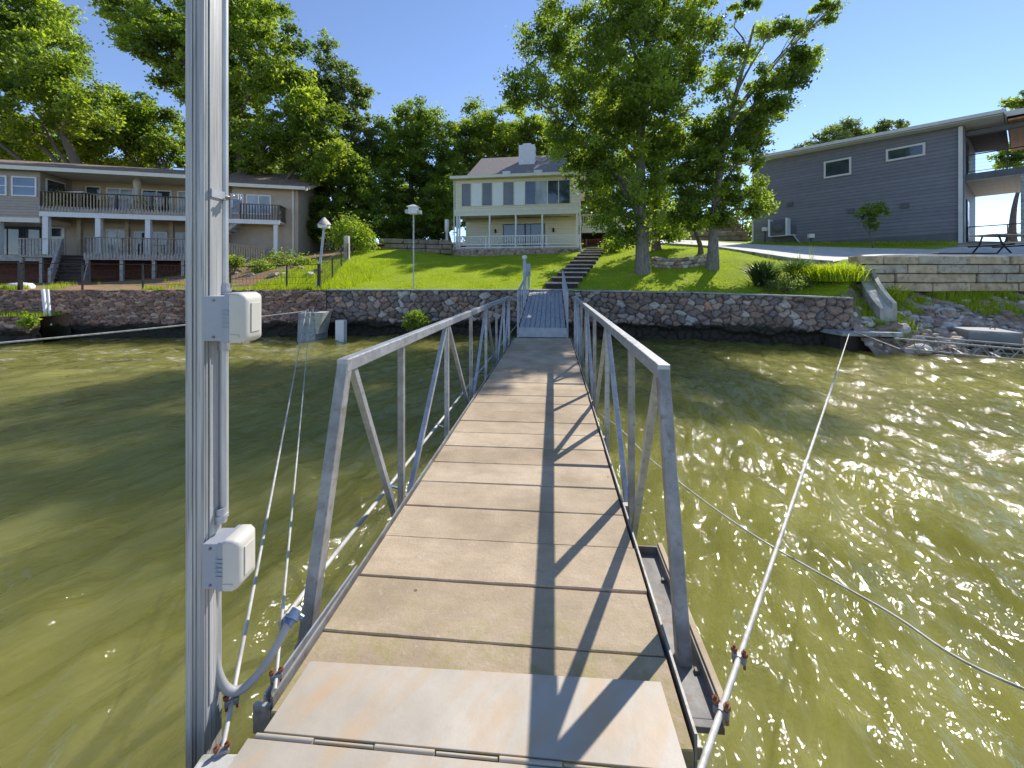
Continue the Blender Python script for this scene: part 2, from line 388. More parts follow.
def plate_material():
    m, n, b = _mat('stained_pale_plate')
    co = N(n, 'ShaderNodeTexCoord').outputs['Object']
    a = noise_tex(n, co, 2.5, 5, 0.6)
    c = ramp(n, a, [(0.3, (0.38, 0.33, 0.26)), (0.7, (0.53, 0.465, 0.375))])
    mp = N(n, 'ShaderNodeMapping'); mp.inputs['Rotation'].default_value = (0, 0, R(35)); n.links.new(co, mp.inputs[0])
    s = noise_tex(n, mp.outputs[0], 3.2, 5, 0.6, (3.4, 0.8, 1), 0.3)
    c = mix(n, ramp(n, s, [(0.46, 0.0), (0.72, 0.75)]), c, (0.50, 0.34, 0.19))
    s2 = noise_tex(n, co, 26, 6, 0.7)
    c = mix(n, ramp(n, s2, [(0.56, 0.0), (0.75, 0.35)]), c, (0.35, 0.31, 0.25))
    n.links.new(c, b.inputs['Base Color']); b.inputs['Roughness'].default_value = 0.55; b.inputs['Metallic'].default_value = 0.0
    bump(n, noise_tex(n, co, 20, 5, 0.6), b, 0.0015)
    return m
M['plate'] = plate_material()

def water_material():
    m, n, b = _mat('murky_green_water')
    tc = N(n, 'ShaderNodeTexCoord'); co = tc.outputs['Object']
    a = noise_tex(n, co, 0.35, 4, 0.55, (1, 1.6, 1))
    c = ramp(n, a, [(0.35, (0.165, 0.16, 0.036)), (0.65, (0.235, 0.225, 0.055))])
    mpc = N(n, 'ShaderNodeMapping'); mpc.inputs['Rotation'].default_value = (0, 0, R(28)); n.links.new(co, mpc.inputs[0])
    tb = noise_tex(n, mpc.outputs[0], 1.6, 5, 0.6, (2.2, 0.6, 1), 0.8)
    c = mix(n, 0.6, c, ramp(n, tb, [(0.36, (0.70, 0.72, 0.55)), (0.5, (0.98, 0.98, 0.95)), (0.64, (1.25, 1.24, 1.5))]), 'MULTIPLY')  # light and dark crest streaks: sky and tree reflections painted into the colour
    # foam flecks in bands near the left wall and out on the right
    sx = N(n, 'ShaderNodeSeparateXYZ'); n.links.new(co, sx.inputs[0])
    f1 = noise_tex(n, co, 1.1, 7, 0.72, (0.45, 1.5, 1), 0.6)
    f2 = noise_tex(n, co, 9, 5, 0.7, (0.7, 1.6, 1), 0.4)
    mr = N(n, 'ShaderNodeMapRange', clamp=True); n.links.new(sx.outputs['Y'], mr.inputs[0])
    mr.inputs[1].default_value = 8.5; mr.inputs[2].default_value = 10.5; mr.inputs[3].default_value = 0; mr.inputs[4].default_value = 1
    ml = N(n, 'ShaderNodeMapRange', clamp=True); n.links.new(sx.outputs['X'], ml.inputs[0])
    ml.inputs[1].default_value = -4.5; ml.inputs[2].default_value = -7.5; ml.inputs[3].default_value = 0; ml.inputs[4].default_value = 1
    mu = N(n, 'ShaderNodeMath', operation='MULTIPLY'); n.links.new(mr.outputs[0], mu.inputs[0]); n.links.new(ml.outputs[0], mu.inputs[1])
    m2 = N(n, 'ShaderNodeMath', operation='MULTIPLY'); n.links.new(ramp(n, f1, [(0.52, 0.0), (0.62, 1.0)]), m2.inputs[0]); n.links.new(ramp(n, f2, [(0.42, 0.0), (0.6, 1.0)]), m2.inputs[1])
    m3 = N(n, 'ShaderNodeMath', operation='MULTIPLY'); n.links.new(m2.outputs[0], m3.inputs[0]); n.links.new(mu.outputs[0], m3.inputs[1])
    m4 = N(n, 'ShaderNodeMath', operation='MULTIPLY'); n.links.new(m3.outputs[0], m4.inputs[0]); m4.inputs[1].default_value = 0.75
    c = mix(n, m4.outputs[0], c, (0.62, 0.6, 0.5))
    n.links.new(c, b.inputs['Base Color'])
    b.inputs['IOR'].default_value = 1.333; b.inputs['Roughness'].default_value = 0.045
    b.subsurface_method = 'BURLEY'
    b.inputs['Subsurface Weight'].default_value = 0.88; b.inputs['Subsurface Radius'].default_value = (1.0, 1.0, 0.5); b.inputs['Subsurface Scale'].default_value = 3.2
    mp = N(n, 'ShaderNodeMapping'); mp.inputs['Rotation'].default_value = (0, 0, R(28)); n.links.new(co, mp.inputs[0]); rc = mp.outputs[0]
    h1 = noise_tex(n, rc, 2.0, 4, 0.5, (1.7, 0.75, 1), 0.5)
    h2 = noise_tex(n, rc, 8, 3, 0.55, (1.5, 0.85, 1), 0.3)
    h3 = noise_tex(n, co, 26, 2, 0.5, (1, 1.4, 1))
    x = bump(n, h1, None, 0.09)
    x = bump(n, h2, None, 0.021, prev=x)
    bump(n, h3, b, 0.0036, prev=x)
    return m
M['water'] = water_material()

# ------------------------------------------------------------ water sheet with real waves
def make_water():
    nr, na = 640, 820
    r = np.concatenate([[0.0], np.geomspace(0.45, 420, nr)])
    # dense ahead, coarse behind
    t = np.linspace(-1, 1, na, endpoint=False); ang = np.pi * (0.45 * t + 0.55 * t ** 3)
    Rr, A = np.meshgrid(r[1:], ang, indexing='ij')
    X, Y = Rr * np.sin(A), Rr * np.cos(A)
    cell = Rr * 2 * np.pi / na * 0.75
    Z = np.zeros_like(X)
    g = np.random.default_rng(11)
    for i in range(34):
        L = 0.26 * (1.09 ** i)
        th = R(84 + g.normal(0, 32)); k = 2 * np.pi / L
        ph = g.uniform(0, 6.28); amp = 0.0060 * L ** 0.7
        a_ = (X * math.sin(th) + Y * math.cos(th)) * k + ph + 0.6 * np.sin((X * 0.7 - Y * 0.9) * k * 0.31 + ph)
        w = np.clip((L / cell - 3) / 3, 0, 1) * np.clip(1.4 - Rr / 120, 0.0, 1)
        s = np.sin(a_)
        Z += w * amp * (1 - 2 * np.abs(s) ** 0.85 + 0.3 * s)
    # wind patches: calmer and rougher areas
    Z *= 0.75 + 0.45 * np.sin(X * 0.35 + 1.2) * np.sin(Y * 0.42 + X * 0.1) + 0.2
    V = np.stack([X, Y, Z], -1).reshape(-1, 3)
    V = np.vstack([V, [[0, 0, 0]]]); c = len(V) - 1
    i, j = np.meshgrid(np.arange(nr - 1), np.arange(na), indexing='ij'); j2 = (j + 1) % na
    Fq = np.stack([i*na+j, (i+1)*na+j, (i+1)*na+j2, i*na+j2], -1).reshape(-1, 4)[:, ::-1]
    jj = np.arange(na)
    Fc = np.stack([jj, (jj+1) % na, np.full(na, c), np.full(na, c)], -1)
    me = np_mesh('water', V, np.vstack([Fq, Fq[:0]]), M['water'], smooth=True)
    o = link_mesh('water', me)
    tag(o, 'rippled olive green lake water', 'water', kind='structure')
make_water()

# ------------------------------------------------------------ foreground dock
d = thing('dock', 'pale concrete topped dock in the very foreground at the gangway foot', 'dock', (0, -1.5, 0.0))
b = MB()
b.box(-2.2, 2.0, -1.6, 2.50, 0.46, 0.548)          # y relative to -1.5  -> world up to 1.00
b.box(-1.01, -0.80, 2.504, 2.77, 0.46, 0.546)
b.part('deck', M['concrete'], d, 0.008)
b = MB()
b.box(-2.2, 2.0, -1.6, 2.47, 0.05, 0.455); b.box(-0.99, 0.44, 2.474, 2.74, 0.25, 0.455)
b.part('frame', M['galv_old'], d)
b = MB()
for x0 in (-2.0, -0.6, 0.8): b.box(x0, x0 + 1.1, -1.4, 2.3, -0.35, 0.045)
b.part('float', M['concrete_wet'], d, 0.02)

# ------------------------------------------------------------ gangway
gw = thing('gangway', 'long tan boarded gangway with galvanised truss railings leading to the shore', 'gangway', W(0, 0, 0), -TH)
U0, U1, HW = 1.29, 10.2, 0.727
def gangway_deck():
    edges = [U0 + 0.02, 1.635]
    while edges[-1] < U1 - 0.2: edges.append(edges[-1] + 0.318)
    edges[-1] = U1
    vs, fs, tint = [], [], []
    for k in range(len(edges) - 1):
        g0 = 0.003 + random.random() * 0.004
        y0, y1 = edges[k] + g0, edges[k+1] - 0.003
        z = DZ + random.uniform(-0.0035, 0.0035); tl = random.uniform(-0.003, 0.003)
        sk = random.uniform(-0.004, 0.004); xl = -HW + 0.012 + random.uniform(0, 0.008); xr = HW - 0.012 - random.uniform(0, 0.008)
        nx = 24; t = random.random()
        sag = random.uniform(-0.004, 0.002)
        c = 0.004
        prof = [(y0, -0.045), (y0, -c), (y0 + c, 0), (y1 - c, 0), (y1, -c), (y1, -0.045)]
        base = len(vs)
        for i in range(nx + 1):
            x = xl + (xr - xl) * i / nx
            for (yy, zz) in prof:
                ch = 0.0025 * noise.noise(Vector((x * 9, yy * 9 + k * 5, 3.1))) + 0.004 * max(0, noise.noise(Vector((x * 22, k * 7.3 + yy * 4, 1.0))) - 0.25) * (-1 if yy < (y0+y1)/2 else 1)
                vs.append((x, yy + ch + sk * (i / nx - 0.5), z + zz + tl * (i / nx - 0.5) + sag * math.sin(math.pi * i / nx)))
        m = len(prof)
        for i in range(nx):
            for j in range(m - 1):
                fs.append((base+i*m+j, base+(i+1)*m+j, base+(i+1)*m+j+1, base+i*m+j+1)); tint.append(t)
        # end caps as quads
        for e, rev in ((0, False), (nx, True)):
            q = [base+e*m+1, base+e*m+2, base+e*m+3, base+e*m+4]; q2 = [base+e*m+0, base+e*m+1, base+e*m+4, base+e*m+5]
            for qq in (q, q2): fs.append(tuple(qq[::-1]) if rev else tuple(qq)); tint.append(t)
    me = np_mesh('deck', np.array(vs), np.array(fs), M['board'], tint=np.array(tint))
    return link_mesh('deck', me, gw)
gangway_deck()
# steel edge angles and stringers under the deck
b = MB()
for s in (-1, 1):
    b.box(min(s*(HW+0.001), s*(HW+0.010)), max(s*(HW+0.001), s*(HW+0.010)), U0 + 0.06, U1, DZ - 0.14, DZ + 0.012)
    b.box(min(s*(HW-0.05), s*(HW-0.001)), max(s*(HW-0.05), s*(HW-0.001)), U0 + 0.06, U1, DZ - 0.14, DZ - 0.05)
y = 1.7
while y < U1:
    b.box(-0.885, 0.845, y, y + 0.05, DZ - 0.19, DZ - 0.145); y += 1.25
b.part('deck_frame', M['galv_old'], gw)
# hinged landing plate over the first boards, and its knuckles
b = MB()
b.hexa([(-0.683, 1.244, DZ+0.005), (0.672, 1.244, DZ+0.005), (0.663, 1.515, DZ+0.007), (-0.677, 1.488, DZ+0.007)],
       [(-0.683, 1.244, DZ+0.013), (0.672, 1.244, DZ+0.013), (0.663, 1.515, DZ+0.012), (-0.677, 1.488, DZ+0.012)])
pl = b.part('landing_plate', M['plate'], gw, 0.0015)
b = MB()
b.box(-0.72, 0.68, 0.985, 1.222, DZ + 0.003, DZ + 0.012)
b.part('landing_plate', M['plate'], gw, 0.0015)
b = MB()
x = -0.70
k = 0
while x < 0.6:
    ln = 0.20
    b.tube([(x, 1.233, DZ + 0.008), (x + ln - 0.006, 1.233, DZ + 0.008)], 0.0045 if k % 2 else 0.0075, 10)
    x += ln; k += 1
b.part('hinge', M['plate'], pl)
# the two trusses
def truss(s):
    L = -0.86 if s < 0 else 0.822
    top, bot = DZ + 1.07, DZ - 0.34
    r = MB()
    r.box(L - 0.032, L + 0.032, 2.06, U1 + 0.02, top - 0.07, top)
    rail = r.part('railing_truss', M['galv'], gw, 0.006)
    b = MB(); b.box(L - 0.03, L + 0.03, 1.62, U1, bot - 0.05, bot); b.part('bottom_chord', M['galv_old'], rail, 0.004)
    b = MB(); b.beam((L, 1.70, bot), (L, 2.09, top - 0.03), 0.058, 0.062, (0, 1, 0)); b.part('end_post', M['galv_old'], rail, 0.005)
    nodes = [2.12, 2.90, 4.18, 5.43, 6.68, 7.93, 9.18]
    for i in range(1, len(nodes)):
        b = MB(); b.box(L - 0.022, L + 0.022, nodes[i] - 0.022, nodes[i] + 0.022, bot, top - 0.07)
        b.part('upright', M['galv_old'] if i % 2 else M['galv'], rail, 0.004)
    b = MB(); b.box(L - 0.028, L + 0.028, U1 - 0.03, U1 + 0.026, bot, top - 0.07); b.part('end_post', M['galv'], rail, 0.004)
    for i in range(len(nodes) - 1):
        a, c = nodes[i], nodes[i+1]
        if i % 2 == 0: p, q = (L, a + 0.05, top - 0.07), (L, c - 0.04, bot)
        else: p, q = (L, a + 0.04, bot), (L, c - 0.05, top - 0.07)
        b = MB(); b.beam(p, q, 0.038, 0.04, (1, 0, 0)); b.part('diagonal_brace', M['galv'], rail, 0.003)
    b = MB(); b.beam((L, 9.22, bot), (L, U1 - 0.05, top - 0.07), 0.038, 0.04, (1, 0, 0)); b.part('diagonal_brace', M['galv'], rail, 0.003)
    return rail
truss(-1); truss(1)
# lighter tie plate along the left edge at the dock end, bracket channel along the right edge
b = MB()
b.hexa([(-0.772, 1.36, DZ-0.06), (-0.764, 1.36, DZ-0.06), (-0.745, 2.0, DZ-0.02), (-0.753, 2.0, DZ-0.02)],
       [(-0.772, 1.36, DZ+0.008), (-0.764, 1.36, DZ+0.008), (-0.745, 2.0, DZ+0.014), (-0.753, 2.0, DZ+0.014)])
b.box(-0.80, -0.735, 1.345, 1.36, DZ-0.12, DZ-0.02)
b.part('edge_plate', M['galv'], gw)
b = MB()
b.box(0.745, 0.885, 1.53, 2.42, DZ-0.135, DZ-0.128)
b.box(0.877, 0.886, 1.53, 2.42, DZ-0.128, DZ-0.085)
b.box(0.745, 0.886, 2.421, 2.432, DZ-0.135, DZ-0.085)
b.box(0.745, 0.886, 1.50, 1.529, DZ-0.15, DZ-0.127)
for yy in (1.7, 2.2): b.box(0.85, 0.87, yy, yy + 0.02, DZ-0.127, DZ-0.115)
b.part('side_channel', M['galv_dark'], gw, 0.002)
b = MB(); b.box(0.888, 0.915, 1.53, 2.45, DZ-0.15, DZ-0.075); b.part('side_timber', M['deckwood_tan'], gw, 0.003)

# ------------------------------------------------------------ boarded ramp from gangway up to the wall
rp = thing('ramp', 'narrow blue-grey boarded ramp with slim railings rising to the lawn', 'ramp', W(0, 0, 0), -TH)
RA, RB, ZA, ZB = 10.26, 15.35, 0.80, 1.64
b = MB()
nb = 9
for i in range(nb):
    x0 = -0.60 + 1.2 * i / nb; x1 = x0 + 1.2 / nb - 0.014
    dz = random.uniform(-0.006, 0.006)
    b.hexa([(x0, RA, ZA-0.04+dz), (x1, RA, ZA-0.04+dz), (x1, RB, ZB-0.04+dz), (x0, RB, ZB-0.04+dz)],
           [(x0, RA, ZA+dz), (x1, RA, ZA+dz), (x1, RB, ZB+dz), (x0, RB, ZB+dz)])
b.part('ramp_deck', M['ramp_board'], rp)
b = MB(); b.box(-0.62, 0.62, RA - 0.03, RA - 0.004, DZ + 0.012, ZA + 0.004)
b.hexa([(-0.58, RA, ZA-0.22), (0.58, RA, ZA-0.22), (0.58, RB, ZB-0.22), (-0.58, RB, ZB-0.22)], [(-0.58, RA, ZA-0.05), (0.58, RA, ZA-0.05), (0.58, RB, ZB-0.05), (-0.58, RB, ZB-0.05)])
b.part('ramp_frame', M['ramp_metal'], rp)
def ramp_rail(s):
    L = s * 0.635
    z = lambda y: ZA + (ZB - ZA) * (y - RA) / (RB - RA)
    h = lambda y: 0.92 - 0.2 * (y - RA) / (RB - RA)
    b = MB(); b.beam((L, RA + 0.02, z(RA) + h(RA)), (L, RB - 0.2, z(RB) + h(RB)), 0.045, 0.05)
    b.beam((L, RA + 0.02, z(RA) + 0.06), (L, RB - 0.2, z(RB) + 0.06), 0.03, 0.03)
    rail = b.part('ramp_railing', M['ramp_metal'], rp, 0.004)
    nn = 9 if s < 0 else 15
    for i in range(nn):
        y = RA + 0.03 + (RB - RA - 0.26) * i / (nn - 1)
        w = 0.024 if i in (0, nn - 1) else 0.012
        p = MB(); p.box(L - w, L + w, y - w, y + w, z(y) - (0.5 if i == 0 else 0.05), z(y) + h(y) - 0.02)
        p.part('post' if w > 0.02 else 'baluster', M['ramp_metal'], rail)
    return rail
ramp_rail(-1); ramp_rail(1)

# ------------------------------------------------------------ power post beside the gangway
PX, PY = -1.062, 1.35
pp = thing('power_post', 'tall streaked galvanised post with conduit and two outlet boxes at the dock edge', 'utility post', (PX, PY, 0.0))
w = 0.07
def strut_post():
    b = MB()   # square tube seen from outside, with rolled lips making two grooves in each face
    b.box(-w, 0, 0, w, -0.4, 4.2)
    for x in (-w + 0.004, -0.026):
        b.box(x, x + 0.022 if x < -0.03 else x + 0.024, -0.006, -0.0005, -0.4, 4.2)
    b.box(-0.0425, -0.034, -0.003, -0.0005, -0.4, 4.2)
    b.box(0.0005, 0.004, 0.010, 0.060, 0.60, 4.2)
    return b.part('post', M['galv_pole'], pp, 0.002)
strut_post()
b = MB(); b.tube([(-0.006, 0.088, 2.03), (-0.006, 0.088, 4.2)], 0.0135, 14); b.part('conduit', M['pipe'], pp)
b = MB(); b.tube([(0.015, 0.060, 1.22), (0.015, 0.060, 1.85)], 0.0135, 14); b.part('conduit', M['pipe'], pp)
b = MB()
b.tube([(-0.006, 0.088, 1.995), (-0.006, 0.088, 2.035)], 0.019, 14); b.tube([(-0.006, 0.088, 2.005), (-0.006, 0.088, 2.015)], 0.023, 8)
b.part('coupling', M['galv'], pp); b = MB(); b.tube([(0.015, 0.060, 1.80), (0.015, 0.060, 1.84)], 0.018, 14)
b.part('coupling', M['galv'], pp); b = MB(); b.tube([(0.012, 0.050, 1.20), (0.012, 0.050, 1.25)], 0.018, 14); b.tube([(0.012, 0.050, 1.215), (0.012, 0.050, 1.228)], 0.023, 6)
b.part('coupling', M['galv'], pp)
b = MB()   # pipe clamp
b.tube([(-0.006 + 0.018*math.cos(a), 0.088 + 0.018*math.sin(a), 2.345) for a in [i*math.pi/8 for i in range(17)]], 0.004, 6)
b.box(0.0045, 0.010, 0.012, 0.072, 2.331, 2.359); b.box(0.022, 0.050, 0.080, 0.085, 2.335, 2.355); b.box(0.022, 0.050, 0.092, 0.097, 2.335, 2.355)
b.tube([(0.040, 0.066, 2.345), (0.040, 0.108, 2.345)], 0.005, 6)
b.part('pipe_clamp', M['galv'], pp)
def outlet(z0, z1, x0, dx, tilt):
    b = MB(); b.box(x0, x0 + dx, -0.02, 0.07, z0 + 0.008, z1 - 0.012)
    body = b.part('outlet_box', M['box_grey'], pp, 0.003)
    b = MB(); b.box(x0 + dx, x0 + dx + 0.016, -0.024, 0.075, z0 + 0.003, z1 - 0.004)
    for i in range(5):
        zz = z0 + 0.05 + i * 0.014
        b.box(x0 + dx - 0.008, x0 + dx + 0.018, -0.028, -0.0245, zz, zz + 0.005)
    b.part('hinge_plate', M['box_grey'], body, 0.002)
    b = MB()
    rings = []
    for (xx, gy, gz) in ((0.0, 0.0, 0.0), (0.028, 0.0, 0.0), (0.044, 0.006, 0.008), (0.052, 0.020, 0.024)):
        rings.append((xx, gy, gz))
    vs, fs = [], []
    def rrect(y0, y1, za, zb, r, n=4):
        pts = []
        for (cy, cz, a0) in ((y1-r, zb-r, 0), (y0+r, zb-r, 90), (y0+r, za+r, 180), (y1-r, za+r, 270)):
            for i in range(n+1):
                a = R(a0 + 90*i/n); pts.append((cy + r*math.cos(a), cz + r*math.sin(a)))
        return pts
    for (xx, gy, gz) in rings:
        for (yy, zz) in rrect(-0.026 + gy, 0.078 - gy, z0 + gz, z1 - gz, 0.012):
            vs.append((x0 + dx + 0.017 + xx, yy, zz))
    m = len(vs) // len(rings)
    for i in range(len(rings)-1):
        for k in range(m): fs.append((i*m+k, i*m+(k+1) % m, (i+1)*m+(k+1) % m, (i+1)*m+k))
    fs.append(tuple(range((len(rings)-1)*m, len(rings)*m)))
    fs.append(tuple(range(m))[::-1])
    b.add(vs, fs, True)
    b.box(x0 + dx + 0.03, x0 + dx + 0.045, 0.020, 0.035, z0 - 0.006, z0 + 0.002)
    b.box(x0 + dx + 0.069, x0 + dx + 0.0725, 0.004, 0.050, z0 + 0.036, z1 - 0.036)
    b.box(x0 + dx + 0.018, x0 + dx + 0.05, -0.0285, -0.0262, z0 + 0.02, z0 + 0.03)
    c = b.part('box_cover', M['box_beige'], body)
    for zz in (z0 + 0.022, z1 - 0.026):
        m2_ = MB(); m2_.tube([(x0 + 0.5*dx, -0.0205, zz), (x0 + 0.5*dx, -0.024, zz)], 0.004, 8); m2_.part('screw', M['galv_dark'], body)
    add_bevel(c, 0.0012)
outlet(1.835, 2.005, 0.002, 0.076, 0)
outlet(1.01, 1.18, 0.002, 0.054, 0)
# flexible conduit looping down and up to the gangway pipe
def smooth_path(pts, n=10):
    pts = [Vector(p) for p in pts]; out = []
    q = [pts[0]*2 - pts[1]] + pts + [pts[-1]*2 - pts[-2]]
    for i in range(1, len(q) - 2):
        for k in range(n):
            t = k / n; a, b_, c, d_ = q[i-1], q[i], q[i+1], q[i+2]
            out.append(0.5 * ((2*b_) + (c-a)*t + (2*a-5*b_+4*c-d_)*t*t + (3*b_-a-3*c+d_)*t*t*t))
    return out + [pts[-1]]
off = Vector((PX, PY, 0))
fl = [P(217, 583, 1.40), P(214, 625, 1.40), P(216, 665, 1.40), P(226, 688, 1.41), P(242, 689, 1.43), P(262, 669, 1.46), P(280, 640, 1.50), P(290, 620, 1.53)]
b = MB(); b.tube([p - off for p in smooth_path(fl, 8)], 0.0145, 12); b.part('flexible_conduit', M['flex'], pp)

# pipe run along the outside of the left truss
pz = 0.49
gp = lambda u: W(u, -0.965, pz)
b = MB(); b.tube([P(290, 620, 1.53), P(296, 611, 1.56), gp(1.72), gp(4), gp(8), gp(12), gp(14.6)], 0.0135, 10)
pr = b.single('pipe_run', M['cable_white'], 'slim pale pipe clipped low along the water side of the left truss', 'pipe')
loc = Vector(pr.location)
b = MB()
b.tube([P(287, 625, 1.52) - loc, P(297, 610, 1.56) - loc], 0.021, 10); b.tube([P(291, 620, 1.53) - loc, P(293, 616, 1.54) - loc], 0.028, 8)
b.tube([P(293, 612, 1.56) - loc, P(303, 618, 1.56) - loc], 0.010, 8)
b.part('connector', M['blue_clamp'], pr)
for u in (2.93, 4.18, 5.43, 6.68, 7.93):
    b = MB(); p = gp(u) - loc; q = W(u, -0.87, pz - 0.02) - loc
    b.tube([gp(u - 0.02) - loc, gp(u + 0.02) - loc], 0.02, 8); b.beam(p, q, 0.02, 0.008); b.part('pipe_clip', M['blue_clamp'], pr)

# ------------------------------------------------------------ cables
def cable(name, label, p, q, r, sag=0.0, mat='cable', twist=True, mid=None, n=60, clips=()):
    p, q = Vector(p), Vector(q)
    pts = []
    for i in range(n + 1):
        t = i / n; t = t ** 1.6 if True else t
        pt = p.lerp(q, t); pt.z -= sag * 4 * t * (1 - t); pts.append(pt)
    if mid is not None: pts = smooth_path([p] + [Vector(m) for m in mid] + [q], 14)
    b = MB(); b.tube(pts, r, 8)
    o = b.single(name, M[mat], label, 'cable')
    loc = Vector(o.location)
    for (t, sc_) in clips:
        c = p.lerp(q, t); d_ = (q - p).normalized(); c.z -= sag * 4 * t * (1 - t)
        a = d_.cross(Vector((0, 0, 1))).normalized(); bb = a.cross(d_)
        m = MB(); m.obox(c - loc, (0.042*sc_, 0.022*sc_, 0.022*sc_), Matrix((a, d_, bb)).transposed())
        cl = m.part('cable_clip', M['galv_old'], o, 0.002)
        m = MB()
        for s in (-1, 1):
            e = c + a * (s * 0.016 * sc_) - loc
            m.tube([e - bb * 0.03 * sc_, e + bb * 0.034 * sc_], 0.0045 * sc_, 6)
            m.tube([e + bb * 0.014 * sc_, e + bb * 0.026 * sc_], 0.010 * sc_, 6)
        m.part('nut', M['rust'], cl)
    return o
ANCH = Vector((-7.45, 14.0, 0.93))
cable('mooring_cable', 'pale mooring cable from the dock corner by the power post to the left shore block',
      P(222, 752, 1.27), ANCH + Vector((-0.08, 0, 0)), 0.0075, 0.05, 'cable_white', clips=((0.012, 1.0), (0.0, 0.9)))
cable('mooring_cable', 'pale mooring cable from the gangway edge plate to the left shore block',
      P(275, 690, 1.43), ANCH + Vector((0.08, 0, 0)), 0.006, 0.05, 'cable_white', clips=((0.004, 0.9),))
cable('mooring_cable', 'thick twisted mooring cable from the dock corner to the small jetty on the far side',
      P(700, 772, 1.19), P(850, 331, 12.0), 0.0105, 0.03, clips=((0.016, 1.15), (0.034, 1.15)))
cable('mooring_cable', 'thin grey cable sagging across the open water and passing under the gangway',
      (2.9, 0.9, 0.52), W(7.2, -0.7, 0.18), 0.006, mid=[P(1024, 689, 1.62), P(880, 607, 2.15), P(741, 527, 2.95), P(655, 463, 4.1), P(594, 412, 5.6)])
cable('mooring_cable', 'pale cable stretched low over the water in front of the rubble wall',
      (-14.2, 8.6, 0.42), ANCH + Vector((0, -0.1, 0)), 0.022, 0.06, 'cable_white')
# ------------------------------------------------------------ terrain
ctrl_px = [
 # lawn behind the wall
 (330,290,15.25),(400,290,15.45),(500,290,15.45),(560,290,15.5),(600,290.5,15.3),(700,291,14.6),(800,292.5,13.7),(850,297,12.9),
 (345,277,18),(430,267,20),(520,267,20),(600,267,20),(400,250,26),(455,256.5,27.5),(530,254.5,27),(578,252.5,26.5),(597,251,26),(480,260,23.5),(455,246,34),(560,246,34),
 (643,272,17.5),(711,268,17),(657,250,22),(697,253,19.5),(640,262,19.5),(760,273,15.8),
 # driveway and grey house
 (640,243.5,27),(700,246,24),(760,251,20.5),(830,261,17),(870,258.5,15.8),(960,258,15.8),(1040,257,16),
 (755,243,28),(860,243.5,23.5),(960,244,19.8),(870,258,14.4),(1024,257,14.4),(700,240,30),(1100,257,14.4),(1100,244,20),
 # left yard
 (-250,288,14),(0,289.5,14.1),(150,290,14.8),(290,290,15.2),(-100,289,14),(100,285,19),(100,282,24),(200,283,20),(20,283,20),(240,288,17),
 (275,270,19.5),(290,258,26),(318,270,19),(335,262,22),(245,262,24.5),(215,272,24.2),(-100,283,24),(20,278,27),
]
ctrl = [tuple(P(a, b_, Y)) for a, b_, Y in ctrl_px]
ctrl += [(-40,36,3.6),(-22,36,4.6),(-10,34,4.9),(0,34,5.1),(10,36,5.3),(20,36,5.4),(-60,60,6),(0,60,7),(40,60,6.5),(-60,110,9),(0,110,10),(60,110,9),
         (-60,13,1.5),(-60,26,2.4),(50,14.4,2.8),(50,26,4.2),(-110,30,3),(110,30,4.5),(-110,110,9),(110,110,9)]
CT = np.array(ctrl)
def _U(r2): return np.where(r2 > 1e-9, r2 * np.log(r2 + 1e-12), 0.0)
def _fit():
    n = len(CT); D = ((CT[:, None, :2] - CT[None, :, :2]) ** 2).sum(-1)
    K = _U(D) + np.eye(n) * 2.0
    Pm = np.hstack([np.ones((n, 1)), CT[:, :2]])
    A = np.zeros((n+3, n+3)); A[:n, :n] = K; A[:n, n:] = Pm; A[n:, :n] = Pm.T
    return np.linalg.solve(A, np.concatenate([CT[:, 2], np.zeros(3)]))
TW = _fit()
def T(x, y):
    x = np.clip(np.asarray(x, float), -115, 115); y = np.clip(np.asarray(y, float), 9, 115)
    sh = x.shape; x = x.ravel(); y = y.ravel()
    out = np.empty(len(x))
    for s in range(0, len(x), 20000):
        xs, ys = x[s:s+20000], y[s:s+20000]
        D = (xs[:, None] - CT[None, :, 0]) ** 2 + (ys[:, None] - CT[None, :, 1]) ** 2
        out[s:s+20000] = _U(D) @ TW[:-3] + TW[-3] + TW[-2] * xs + TW[-1] * ys
    return out.reshape(sh)
def Tz(x, y): return float(T(np.array([x]), np.array([y]))[0])
def G(px, py, lo=12.5, hi=60):
    """where the sight line through a picture point meets the ground"""
    Ys = np.linspace(lo, hi, 400); X = (px - CX) / F * Ys; Z = EYE + (HY - py) / F * Ys
    d = Z - T(X, Ys); k = np.where(d <= 0)[0]
    Y = Ys[k[0]] if len(k) else hi
    x = (px - CX) / F * Y
    return Vector((x, Y, Tz(x, Y)))

# ground front line (behind the water walls)
WL = [(-140, 12.0), (-45, 12.6), (-18, 13.9), (-7.2, 15.0), (1.5, 15.25), (10.0, 12.45), (11.9, 14.25), (140, 14.4)]
def front(x): return np.interp(x, [p[0] for p in WL], [p[1] for p in WL])

